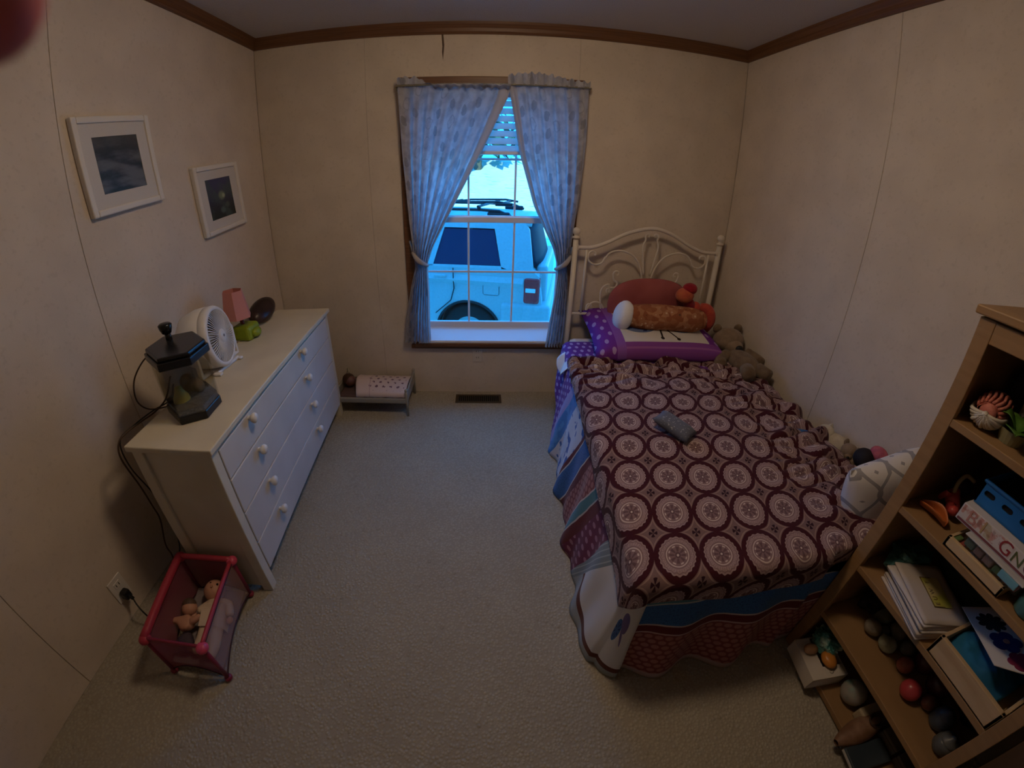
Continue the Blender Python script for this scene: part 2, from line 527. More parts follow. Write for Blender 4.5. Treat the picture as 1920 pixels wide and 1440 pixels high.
# raised slatted blind behind the curtains
def f_slat(s): return (.72, .72, .74)
slat_m = mat('blind_slat', f_slat, rough=.45, trans=.7)
bl = thing('window_blind', 'white slatted blind drawn half way up behind the curtains', 'blind', (.055, 2.43, 1.93))
obj('headrail', box((-.400, 2.405, 1.915), (.515, 2.455, 1.945), .003), white_vinyl, bl)
s0 = None
for i in range(7):
    z = 1.885 - i * .043
    if s0 is None:
        t = B()
        def fs(u, v): return Vector((-.450 + .90 * u, (v - .5) * .024, (v - .5) * .037 + .003 * (1 - (2 * v - 1) ** 2)))
        t = grid(2, 6, fs)
        s0 = obj('slat', t, slat_m, bl, world=False); solid(s0, .0022)
        s0.location = (0, 0, z - 1.93)
    else:
        c = s0.copy(); COL.objects.link(c); c.parent = bl; c.location = (0, 0, z - 1.93)
obj('bottom_rail', box((-.395, 2.410, 1.590), (.510, 2.450, 1.610), .004), white_vinyl, bl)
for x in (-.2, .31): obj('ladder_cord', tube([(x, 2.412, 1.92), (x, 2.412, 1.60)], .0012, 5), white_vinyl, bl)

# curtain rod and the two tied-back curtains
rod_m = mat('rod_metal', color=(.36, .34, .26), rough=.4, metal=.6)
rod = thing('curtain_rod', 'thin curtain rod above the window with ends bent to the wall', 'curtain rod', (.055, 2.30, 1.965))
obj('pole', tube([(-.485, 2.355, 1.963), (-.485, 2.315, 1.963), (-.475, 2.302, 1.963), (.585, 2.302, 1.968), (.597, 2.315, 1.968), (.597, 2.355, 1.968)], .006, 8), rod_m, rod, smooth=True)
for x in (-.485, .597): obj('bracket', box((x - .008, 2.351, 1.945), (x + .008, 2.357, 1.985), .002), rod_m, rod)

def f_curtain(s):
    u, v = s.uv()                           # metres
    cu, cv = u / .085, v / .12
    off = (cu.floor() * .5).frac()
    cvo = cv + off
    fx, fy = cu.frac() - .5, cvo.frac() - .5
    h = ((cu.floor() * 12.99 + cvo.floor() * 78.2).sin() * 43758.5).frac()
    jx = fx + (h - .5) * .35; jy = fy + ((h * 7.3).frac() - .5) * .3
    ang = (h - .5) * 1.6
    ex = jx * ang.cos() + jy * ang.sin(); ey = jy * ang.cos() - jx * ang.sin()
    r = ((ex / .20) * (ex / .20) + (ey / .27) * (ey / .27)).sqrt()
    r = r + (s.noise(45, 3, kind='UV') - .5) * 1.1
    leaf = r.lt(1.0) * h.gt(.55)
    ring = (r - 1.1).abs().lt(.14) * h.lt(.35)
    n = s.noise(18, 3, kind='UV')
    c = s.mix(n.ramp(.35, .7) * .7, (.62, .63, .68), (.38, .39, .45))
    c = s.mix(leaf * .62, c, (.27, .28, .33))
    c = s.mix(ring * .5, c, (.32, .34, .42))
    return c, s.noise(300, 2, kind='UV')
curt = mat('printed_curtain', f_curtain, rough=.9, spec=.1, trans=.5, bstr=.15, bdist=.001)
hem_m = mat('curtain_hem', lambda s: ((.50, .465, .47), s.noise(200, 2)), rough=.9, spec=.1, trans=.22, bstr=.15, bdist=.001)

def lerp(a, b, t): return a + (b - a) * t
def interp(tab, x):
    for (x0, y0), (x1, y1) in zip(tab, tab[1:]):
        if (x0 - x) * (x1 - x) <= 0: return y0 + (y1 - y0) * (x - x0) / (x1 - x0)
    return tab[0][1] if abs(x - tab[0][0]) < abs(x - tab[-1][0]) else tab[-1][1]
def smooth_tab(tab, x, w=.02):
    return (interp(tab, x - w) + 2 * interp(tab, x) + interp(tab, x + w)) / 4

def curtain(sgn, label, outer, inner, bottom, tie_z, nf, seed):
    """outer/inner: tables z -> x of the two edges"""
    top = 1.972
    rnd = random.Random(seed); ph = [rnd.random() * 6.28 for _ in range(4)]
    root = thing('curtain', label, 'curtain', (outer[0][1], 2.30, bottom), group=None)
    def pt(u, v):
        z = top + (bottom - top) * v
        xo, xi = smooth_tab(outer, z), smooth_tab(inner, z)
        w = abs(xi - xo)
        uu = u + .012 * math.sin(7 * u + ph[0]) * math.sin(5 * v)
        x = lerp(xo, xi, uu)
        gather = max(0, 1 - abs(z - tie_z) / .30)
        amp = .008 + .012 * min(1, v * 2.2) + .010 * gather
        amp *= min(1, w / .10)
        y = 2.318 + amp * math.sin(2 * PI * (nf * u) + ph[1] + 1.6 * v + .6 * math.sin(4 * v + ph[2])) + .4 * amp * math.sin(2 * PI * (nf * 1.9) * u + ph[3] + 3 * v)
        y -= .018 * gather * math.sin(PI * u)
        return Vector((x, min(y, 2.350), z))
    full = abs(inner[0][1] - outer[0][1]) * 1.15
    def uvf(u, v): return (u * full, (1 - v) * 1.6)
    he = .90
    body = obj('curtain_panel', grid(64, 90, lambda u, v: pt(u * he, v), lambda u, v: uvf(u * he, v)), curt, root, smooth=True)
    hem = obj('side_hem', grid(8, 90, lambda u, v: pt(he + u * (1 - he), v) + Vector((0, -.0015, 0)), lambda u, v: uvf(he + u * (1 - he), v)), hem_m, root, smooth=True)
    return root, pt
outL = [(2.03, -.478), (1.97, -.478), (1.6, -.465), (1.2, -.435), (1.03, -.418), (.93, -.41), (.8, -.445), (.60, -.485), (.37, -.513)]
inL = [(2.03, .148), (1.97, .148), (1.91, .140), (1.6, -.010), (1.3, -.168), (1.05, -.300), (.955, -.335), (.90, -.338), (.75, -.335), (.55, -.340), (.37, -.340)]
cL, pL = curtain(1, 'left tied back curtain of thin pale cloth with grey leaf print, beside the window', outL, inL, .415, .965, 7.5, 3)
outR = [(2.03, .588), (1.97, .588), (1.7, .588), (1.35, .572), (1.03, .535), (.95, .522), (.85, .540), (.60, .555), (.36, .553)]
inR = [(2.03, .130), (1.97, .134), (1.92, .146), (1.6, .205), (1.3, .300), (1.05, .432), (.955, .460), (.90, .468), (.75, .462), (.55, .440), (.36, .425)]
cR, pR = curtain(-1, 'right tied back curtain of thin pale cloth with grey leaf print, beside the bed headboard', outR, inR, .390, .965, 6.5, 9)
# ruffled headings over the rod
def ruffle(parent, x0, x1, hgt, flop, nf, seed):
    rnd = random.Random(seed); p1, p2 = rnd.random() * 6, rnd.random() * 6
    def f(u, v):
        x = lerp(x0, x1, u)
        h = hgt(u)
        a = .010 * math.sin(nf * 2 * PI * u + p1) + .004 * math.sin(nf * 4.7 * PI * u + p2)
        fl_ = flop(u)
        zt = h * v * (1 - fl_) - fl_ * .022 * v
        y = 2.300 + a * (.4 + v) - .026 * fl_ * math.sin(PI * min(1, v * 1.1)) - .006 * (1 - v)
        return Vector((x, y, 1.966 + zt + .006 * math.sin(nf * 3.1 * PI * u + p2) * v))
    return obj('ruffled_heading', grid(80, 8, f, lambda u, v: (u * .7, 1.6 + v * .05)), curt, parent, smooth=True)
ruffle(cL, -.478, .148, lambda u: .040, lambda u: max(0, min(1, (u - .18) * 6)), 9, 4)
ruffle(cR, .132, .590, lambda u: .050 + .016 * math.sin(u * 5), lambda u: 0, 8, 5)
# tie-backs
def tie(parent, x0, x1, z0, z1, xw, zw):
    pts = []
    for k in range(21):
        t = k / 20; a = PI * t
        pts.append((lerp(x0, x1, t), 2.315 - .055 * math.sin(a), lerp(z0, z1, t)))
    t_ = B(); add_tube(t_, pts, [.010 + .006 * math.sin(PI * k / 20) for k in range(21)], 8)
    add_tube(t_, [(x0, 2.315, z0), (xw, 2.345, zw), (xw, 2.356, zw)], .006, 6)
    return obj('tieback', t_, hem_m, parent, smooth=True)
tie(cL, -.425, -.335, 1.015, .935, -.445, 1.08); tie(cR, .545, .455, 1.005, .920, .56, 1.05)

# ------------------------------------------------------------------ outside the window
def f_yard(s):
    x, y, z = s.xyz()
    n = s.noise(1.2, 4); st = s.noise(1, 3, vec=s.vec(x * 2.2, y * 9, z * 22)); fn = s.noise(9, 4)
    c = s.mix(n.ramp(.35, .65), (.80, .76, .58), (.92, .90, .78))
    c = s.mix(st.ramp(.60, .72) * .7, c, (.22, .20, .12))
    return c, fn
yard_m = mat('dry_grass', f_yard, rough=.95, spec=.05, bstr=.5, bdist=.05)
def hz(x, y):
    h = -.72
    if y > 7: h += .30 * (y - 7)
    return min(h, 2.3) + .06 * math.sin(x * 1.3 + y * .7) * min(1, max(0, y - 6) / 3)
yd = structure(obj('yard_ground', grid(50, 60, lambda u, v: Vector((-14 + 30 * u, 2.4 + 28 * v, hz(-14 + 30 * u, 2.4 + 28 * v)))), yard_m, smooth=True))

paint = mat('silver_paint', lambda s: s.mix(s.noise(40, 3).ramp(.3, .8) * .4, (.50, .51, .52), (.38, .385, .39)), rough=.30, spec=.5)
dark_glass = mat('tinted_car_glass', color=(.006, .025, .075), rough=.25, spec=.25)  # blue of the reflected sky is put into the base colour
black_plastic = mat('black_plastic', color=(.012, .012, .014), rough=.4)
tyre_m = mat('tyre_rubber', color=(.02, .02, .02), rough=.85)
tail_m = mat('red_tail_lens', color=(.80, .04, .035), rough=.2)
CY0, CY1 = 4.20, 5.98
car = thing('car', 'silver sport utility car parked outside the window, rear end towards the bed', 'car', (-1.5, 5.1, -.72))
# lower body: side profile with wheel openings cut, bowed slightly across
def arc(cx, cz, r, a0, a1, n): return [(cx + r * math.cos(a0 + (a1 - a0) * k / n), cz + r * math.sin(a0 + (a1 - a0) * k / n)) for k in range(n + 1)]
WXR, WXF, WZ = -.18, -2.98, -.36
low = [(-3.95, -.40), (-3.98, -.05), (-3.86, .20), (-2.70, .36), (-2.3, .43)] + [(-1.0, .455), (.30, .465), (.56, .47), (.645, .40), (.69, .10), (.70, -.10), (.70, -.36)]
low += arc(WXR, WZ, .405, -.02, PI + .02, 18) + arc(WXF, WZ, .405, -.02, PI + .02, 18)
def side_panel(y, sg):
    t = B()
    add_prism(t, low, y, y + sg * .05, axis='Y')
    return t
bmc = B()
add_prism(bmc, low, CY0, CY0 + .22, axis='Y'); add_prism(bmc, low, CY1 - .22, CY1, axis='Y')
add_box(bmc, (-3.9, CY0 + .1, .0), (.66, CY1 - .1, .40)); add_box(bmc, (-2.5, CY0 + .1, -.40), (-.65, CY1 - .1, .1))
add_box(bmc, (.25, CY0 + .1, -.36), (.69, CY1 - .1, .1))
obj('body', bmc, paint, car)
# crease along the side that catches the sky
obj('body_crease', prism([(CY0 - .034, .315), (CY0 - .002, .372), (CY0 + .03, .39), (CY0 + .03, .25), (CY0 - .002, .255)], -2.6, .47, axis='X'), paint, car)
# greenhouse: roof, pillars (loft with tumblehome)
TH = .16
def gh(x, z): return (x, CY0 + TH * (z - .45) / .55, z)

def slab(name, polys, m, th=.05, inset=0.0):
    """side pieces following the tumblehome, one object for each side of the car; polys in (x,z)"""
    for side in (0, 1):
        bmc = B()
        for poly in polys:
            a, b = [], []
            for x, z in poly:
                y = CY0 + TH * max(0, z - .45) / .55 + inset
                if side: a.append(bmc.verts.new((x, CY0 + CY1 - y, z))); b.append(bmc.verts.new((x, CY0 + CY1 - y - th, z)))
                else: a.append(bmc.verts.new((x, y, z))); b.append(bmc.verts.new((x, y + th, z)))
            n = len(poly)
            bmc.faces.new(a); bmc.faces.new(b[::-1])
            for i in range(n): bmc.faces.new((a[i], a[(i + 1) % n], b[(i + 1) % n], b[i]))
        bmesh.ops.recalc_face_normals(bmc, faces=bmc.faces[:])
        obj(name, bmc, m, car)
slab('pillar', [[(.10, .90), (.205, .49), (.30, .455), (.575, .465), (.50, .90), (.44, .985), (.05, .985)]], paint)
slab('roof_side', [[(-2.0, .90), (.10, .90), (.05, .985), (-.5, 1.0), (-1.9, .97)]], paint)
for pl in ([(-.70, .46), (-.62, .46), (-.50, .90), (-.58, .90)], [(-1.75, .46), (-1.67, .46), (-1.60, .90), (-1.68, .90)], [(-2.75, .44), (-2.66, .44), (-1.98, .92), (-2.05, .93)]): slab('pillar', [pl], paint)
slab('window_ledge', [[(-.8, .45), (.21, .455), (.205, .495), (-.8, .475)]], paint)
def roof(u, v):
    x = -2.0 + 2.52 * u
    z0 = .985 + .055 * math.sin(PI * min(1, .15 + u * .8)); w = math.sin(PI * v) ** .35
    return Vector((x, lerp(CY0 + .15, CY1 - .15, v), lerp(.955, z0 + .03, w)))
ro = obj('roof', grid(16, 14, roof), paint, car, smooth=True); solid(ro, .02)
obj('spoiler', prism([(.36, .985), (.56, 1.03), (.60, 1.01), (.57, .985), (.44, .955)], CY0 + .17, CY1 - .17, axis='Y'), paint, car)
slab('side_window', [[(-.50, .885), (.09, .885), (.195, .50), (-.62, .475)]], dark_glass, .01, .012)
slab('side_window', [[(-1.60, .885), (-.58, .885), (-.70, .475), (-1.67, .475)]], dark_glass, .01, .012)
slab('side_window', [[(-2.0, .90), (-1.68, .90), (-1.75, .475), (-2.66, .455)]], dark_glass, .01, .012)
# wrap-round rear glass and tailgate
def rg(u, v):
    y = lerp(CY0 + .06, CY1 - .06, v); k = 1 - abs(2 * v - 1) ** 4
    z = lerp(.955, .50, u)
    return Vector((lerp(.50, .615, u) - .05 + .09 * k, y + (TH * (z - .45) / .55) * (1 - 2 * v), z))
o = obj('rear_window', grid(6, 16, rg), mat('dull_rear_glass', color=(.010, .016, .028), rough=.55, spec=.08), car, smooth=True); solid(o, .01)  # plain glass, dulled to keep bright reflections off it
obj('tailgate', box((.60, CY0 + .16, -.28), (.735, CY1 - .16, .50), .04, 3), paint, car)
bmt = B(); add_box(bmt, (.475, CY0 - .018, .075), (.665, CY0 + .10, .385), .035, 3); obj('tail_light', bmt, tail_m, car, label='red tail light')
obj('tail_light_lens', box((.50, CY0 - .024, .215), (.615, CY0 - .01, .265), .008), mat('clear_lens', color=(.8, .8, .8), rough=.15), car, label='clear band in the tail light')
obj('tail_light', box((.475, CY1 - .10, .075), (.665, CY1 + .018, .385), .035, 3), tail_m, car, label='red tail light')
def bump(u, v):
    a = -.55 + v * (PI + 1.1)
    return None
bm = B(); add_box(bm, (.215, CY0 - .035, -.42), (.80, CY1 + .035, .075), .05, 4); obj('rear_bumper', bm, paint, car)
wa = B(); add_prism(wa, arc(WXR, WZ, .425, 0, PI, 20) + arc(WXR, WZ, .398, PI, 0, 20), CY0 - .012, CY0 + .10, axis='Y'); obj('wheel_arch', wa, black_plastic, car)
wa = B(); add_prism(wa, arc(WXF, WZ, .425, 0, PI, 20) + arc(WXF, WZ, .398, PI, 0, 20), CY0 - .012, CY0 + .10, axis='Y'); obj('wheel_arch', wa, black_plastic, car)
def wheel(x, y, sg):
    t = lathe([(.20, -.10), (.33, -.11), (.358, -.08), (.362, 0), (.358, .08), (.33, .11), (.20, .10)], (x, y, WZ), 32, axis='Y')
    w = obj('wheel', t, tyre_m, car, smooth=True)
    r = lathe([(0, -.05), (.05, -.06), (.16, -.03), (.20, -.09), (.205, .08), (0, .08)], (x, y, WZ), 24, axis='Y')
    obj('wheel_rim', r, mat('rim_alloy', color=(.45, .45, .47), metal=.8, rough=.35), w)
for x in (WXR, WXF):
    wheel(x, CY0 + .15, 1); wheel(x, CY1 - .15, -1)
obj('wheel_housing', box((WXR - .4, CY0 + .20, -.40), (WXR + .4, CY1 - .2, .02)), black_plastic, car)
obj('door_handle', box((-.60, CY0 - .035, .335), (-.44, CY0 - .01, .368), .012, 3), paint, car)
gl = [(-.362, CY0 - .012, .45), (-.357, CY0 - .024, .34), (-.357, CY0 - .006, .20), (-.40, CY0 - .004, .05), (-.50, CY0 - .003, -.04), (-.60, CY0 - .003, -.13)]
obj('door_gap', tube(gl, .006, 5), black_plastic, car)
fd = [(.015, .15), (.175, .15), (.19, .165), (.19, .275), (.175, .29), (.015, .29), (0, .275), (0, .165)]
obj('fuel_door', prism(fd, CY0 - .004, CY0 + .01, axis='Y'), paint, car)
obj('fuel_door_seam', tube([(x, CY0 - .003, z) for x, z in fd], .003, 5, closed=True), black_plastic, car)
for y in (CY0 + .28, CY1 - .28):
    r = B(); add_tube(r, [(-1.7, y, 1.01), (-1.6, y, 1.085), (-1.2, y, 1.10), (-.1, y, 1.095), (.12, y, 1.085), (.26, y, 1.03)], .017, 8)
    add_box(r, (-.02, y - .025, 1.01), (.25, y + .025, 1.075), .02)
    obj('roof_rail', r, black_plastic, car)
for x in (-.12, -.95):
    r = B(); add_tube(r, [(x, CY0 + .22, 1.135), (x, CY1 - .22, 1.135)], .016, 8)
    for y in (CY0 + .28, CY1 - .28): add_box(r, (x - .02, y - .02, 1.08), (x + .02, y + .02, 1.14), .006)
    obj('cross_bar', r, black_plastic, car)
r = B(); 
for k in range(2): add_tube(r, [(-.62, CY0 + .55 + .6 * k, 1.14), (-.45, CY0 + .55 + .6 * k, 1.165), (.05, CY0 + .55 + .6 * k, 1.175), (.22, CY0 + .55 + .6 * k, 1.15)], .014, 8)
add_box(r, (.02, CY0 + .52, 1.125), (.24, CY0 + .58, 1.165), .012); add_box(r, (-.6, CY0 + .55, 1.14), (-.57, CY0 + 1.2, 1.17)); add_box(r, (.1, CY0 + .55, 1.14), (.13, CY0 + 1.2, 1.17))
obj('roof_carrier', r, black_plastic, car)

pv = Vector((.50, CY0, 0))
car.matrix_world = Matrix.Translation(pv) @ Matrix.Rotation(math.radians(-13), 4, 'Z') @ Matrix.Translation(-pv) @ Matrix.Translation((-1.5, 5.1, -.72))

# trees along the top of the bank
bark = mat('bark', color=(.14, .10, .07), rough=.9)
def f_leaf(s): return s.mix(s.noise(2.5, 2).ramp(.3, .7), (.035, .075, .04), (.09, .15, .06))
leafm = mat('evergreen_needles', f_leaf, rough=.8)
def tree(x, y, h, label, seed, drop):
    rnd = random.Random(seed); z = hz(x, y)
    t = thing('evergreen_tree', label, 'tree', (x, y, z))
    obj('trunk', tube([(x, y, z - .1), (x + .05, y, z + h * .5), (x, y, z + h)], [.16, .10, .02], 8), bark, t)
    bm = B()
    for k in range(420):
        f = rnd.random(); a = rnd.random() * 6.283; zz = z + drop + f * (h - drop); r = (1 - f) * h * .30 * (.35 + .65 * rnd.random()) + .06
        p = Vector((x + r * math.cos(a), y + r * math.sin(a), zz)); L = .35 + .35 * (1 - f)
        d = Vector((math.cos(a), math.sin(a), -.9)).normalized() * L; w = Vector((-math.sin(a), math.cos(a), 0)) * L * .28
        vs_ = [bm.verts.new(q) for q in (p, p + d * .5 + w, p + d, p + d * .5 - w)]
        bm.faces.new(vs_)
    f_ = obj('foliage', bm, leafm, t); f_['kind'] = 'stuff'
tree(-.2, 15.6, 4.6, 'drooping evergreen tree on the bank, seen just under the blind beside the left curtain', 1, .75)
tree(2.6, 18.5, 5.4, 'dark evergreen tree on top of the bank beyond the car, behind the window muntin', 2, .9)
tree(-3.2, 17.0, 5.8, 'evergreen tree on the bank hidden behind the left curtain', 3, .7)

# ------------------------------------------------------------------ bed
from mathutils import noise as mnoise
iron = mat('cream_iron', color=(.66, .60, .52), rough=.4)
BY = 2.285
bed = thing('bed', 'single bed with cream wrought iron headboard against the back wall', 'bed', (1.0, 1.45, 0))
for x in (.562, 1.517):
    p = B(); add_tube(p, [(x, BY, .0), (x, BY, 1.125)], .0165, 14)
    hp = obj('headboard_post', p, iron, bed, smooth=True)
    f = B(); add_lathe(f, [(0, 1.118), (.022, 1.118), (.024, 1.124), (.022, 1.13), (.013, 1.134), (.013, 1.14), (.021, 1.148), (.025, 1.16), (.021, 1.174), (.012, 1.182), (0, 1.185)], (x, BY, 0), 18)
    obj('finial', f, iron, hp, smooth=True)
def spl(pts, n=8):
    """Catmull-Rom through points"""
    P = [Vector(p) for p in pts]; P = [P[0] * 2 - P[1]] + P + [P[-1] * 2 - P[-2]]; out = []
    for i in range(1, len(P) - 2):
        a, b, c, d = P[i - 1:i + 3]
        for k in range(n):
            t = k / n
            out.append(.5 * ((2 * b) + (c - a) * t + (2 * a - 5 * b + 4 * c - d) * t * t + (3 * b - a - 3 * c + d) * t ** 3))
    out.append(P[-2]); return out
H = lambda pts: [(x, BY, z) for x, z in pts]
obj('top_rail', tube(spl(H([(.57, 1.065), (.66, 1.066), (.755, 1.098), (.885, 1.161), (1.035, 1.195), (1.165, 1.168), (1.31, 1.098), (1.41, 1.066), (1.51, 1.064)])), .0115, 10), iron, bed, smooth=True)
obj('bottom_rail', tube(H([(.57, .64), (1.51, .64)]), .0095, 10), iron, bed, smooth=True)
for x in (.635, 1.447): obj('spindle', tube(H([(x, 1.066), (x, .64)]), .0075, 8), iron, bed, smooth=True)
def curl(cx, cz, r0, r1, a0, a1, n=16):
    return [(cx + lerp(r0, r1, k / n) * math.cos(lerp(a0, a1, k / n)), cz + lerp(r0, r1, k / n) * math.sin(lerp(a0, a1, k / n))) for k in range(n + 1)]
MX = 1.04
def scroll(pts):
    for q in (pts, [(2 * MX - x, z) for x, z in pts]):
        obj('scroll', tube(spl(H(q), 4), .0062, 7), iron, bed, smooth=True)
scroll(curl(.678, 1.022, .012, .030, -.3, 3.3, 10) + [(.652, .985), (.690, .962), (.735, .972), (.757, 1.012)])
scroll([(.757, 1.000), (.775, 1.030), (.806, 1.047), (.864, 1.050), (.935, 1.022), (.985, .960), (1.008, .880), (1.012, .76), (1.010, .64)])
scroll(curl(1.015, 1.148, .006, .020, -.6, 3.9, 10) + [(1.000, 1.118), (.990, 1.08), (1.004, .98), (1.020, .90)])
scroll(curl(.842, .905, .008, .022, -1.5, 3.4, 10) + [(.828, .868), (.852, .846), (.842, .818), (.81, .815)])
scroll(curl(.800, .800, .006, .016, 1.0, 5.2, 8) + [(.80, .835), (.765, .820), (.752, .78), (.76, .70), (.775, .64)])
scroll(curl(.690, .690, .008, .022, -.4, 3.6, 10) + [(.672, .665), (.70, .712), (.745, .716), (.775, .69), (.79, .645)])
for x in (.57, 1.51):
    b_ = B()
    add_box(b_, (x - .012, BY - .014, 1.048), (x + .012, BY + .014, 1.082), .004)
    obj('rail_joint', b_, iron, bed)
def xl(y): return .455 + (y - .6) * .0535
def xr(y): return 1.425 + (y - .6) * .064
sheet_white = mat('white_sheet', lambda s: ((.74, .74, .76), s.noise(30, 3)), rough=.85, bstr=.2, bdist=.004)
def quad_prism(y0, y1, z0, z1, ins=0.0, bev=.03):
    t = bmesh.new()
    q = [(xl(y0) + ins, y0), (xr(y0) - ins, y0), (xr(y1) - ins, y1), (xl(y1) + ins, y1)]
    add_prism(t, q, z0, z1, bev=bev); return t
obj('box_spring', quad_prism(.62, 2.255, .16, .30, .015), mat('ticking', color=(.5, .48, .44), rough=.9), bed)
mt_ = obj('mattress', quad_prism(.60, 2.262, .29, .492, .012, .045), sheet_white, bed)
for x, y in ((.52, .75), (1.40, .75), (.57, 2.15), (1.47, 2.15)): obj('leg', tube([(x, y, 0), (x, y, .165)], .02, 10), iron, bed)

def draped(name, m, y0, y1, z, ins, dl, df, dr, flare, rad, amp, uvoff=0.0, parent=None, lobes=None, label_=None, th=.006, edge_wr=0.0):
    """cloth laid over the mattress: flat top plus a skirt round left side, foot and right side"""
    bm = B(); lay = bm.loops.layers.uv.new('UVMap')
    def wr(x, y):
        v = mnoise.noise((x * 5, y * 5, 3.1 + z)) * amp + mnoise.noise((x * 13, y * 13, 7.7)) * amp * .5
        if edge_wr:
            k = max(0, min(1, (y - (y1 - .42)) / .42)); k2 = max(0, min(1, (x - 1.0) / .4))
            w = max(k * k, .55 * k2)
            v += edge_wr * w * (abs(mnoise.noise((x * 5.0, y * 17, 1.3))) * 1.9 - .35 + .6 * mnoise.noise((x * 16, y * 9, 4.4)))
        return v
    L = lambda y: xl(y) + ins; R = lambda y: xr(y) - ins
    nx, ny = 110, 150
    top = [[None] * (ny + 1) for _ in range(nx + 1)]
    for i in range(nx + 1):
        for j in range(ny + 1):
            y = lerp(y0, y1, j / ny); x = lerp(L(y), R(y), i / nx)
            yy = y + (edge_wr * .9 * mnoise.noise((x * 6, 2.2, 0)) * (j / ny) ** 6)
            top[i][j] = (bm.verts.new((x, yy, z + wr(x, y))), (x, y))
    def face(q):
        f = bm.faces.new([a for a, _ in q])
        for l, (_, uv) in zip(f.loops, q): l[lay].uv = uv
    for i in range(nx):
        for j in range(ny): face((top[i][j], top[i + 1][j], top[i + 1][j + 1], top[i][j + 1]))
    # skirt path
    path = []
    for j in range(ny, -1, -1): path.append((top[0][j], (-1, 0), dl(top[0][j][1][1]), 'L'))
    for k in range(1, 12): a = PI + PI / 2 * k / 12; path.append((top[0][0], (math.cos(a), math.sin(a)), lerp(dl(y0), df(L(y0)), k / 12), 'C'))
    for i in range(0, nx + 1): path.append((top[i][0], (0, -1), df(top[i][0][1][0]), 'F'))
    for k in range(1, 12): a = -PI / 2 + PI / 2 * k / 12; path.append((top[nx][0], (math.cos(a), math.sin(a)), lerp(df(R(y0)), dr(y0), k / 12), 'C'))
    for j in range(0, ny + 1): path.append((top[nx][j], (1, 0), dr(top[nx][j][1][1]), 'R'))
    nd = 26; cols = []
    for (tv, (ux, uy)), n, D, side in path:
        x0_, y0_, z0_ = tv.co
        c = [(tv, (ux, uy))]
        for k in range(1, nd + 1):
            d = D * k / nd
            if d < rad * PI / 2: o_, dn = rad * math.sin(d / rad), rad * (1 - math.cos(d / rad))
            else: o_, dn = rad, rad + d - rad * PI / 2
            t = max(0, d - rad)
            o_ += flare(side, n) * t
            o_ += lobes(side, ux, uy, n) * t if lobes else 0
            o_ += .010 * mnoise.noise((ux * 6, uy * 6, d * 5)) * min(1, t * 8)
            dn = min(dn, z0_ - .004)
            px_, py_c = x0_ + n[0] * o_, y0_ + n[1] * o_
            if px_ > 1.05: py_c = max(py_c, .5545)
            c.append((bm.verts.new((px_, py_c, z0_ - dn)), (ux + n[0] * d, uy + n[1] * d)))
        cols.append(c)
    for a, b in zip(cols, cols[1:]):
        for k in range(nd):
            q = (a[k], b[k], b[k + 1], a[k + 1])
            seen = []; 
            for it in q:
                if it[0] not in [s_[0] for s_ in seen]: seen.append(it)
            if len(seen) >= 3:
                try: face(seen[::-1])
                except ValueError: pass
    bmesh.ops.remove_doubles(bm, verts=bm.verts[:], dist=1e-6)
    bmesh.ops.recalc_face_normals(bm, faces=bm.faces[:])
    o = obj(name, bm, m, parent, smooth=True)
    solid(o, th, 1.0)
    return o

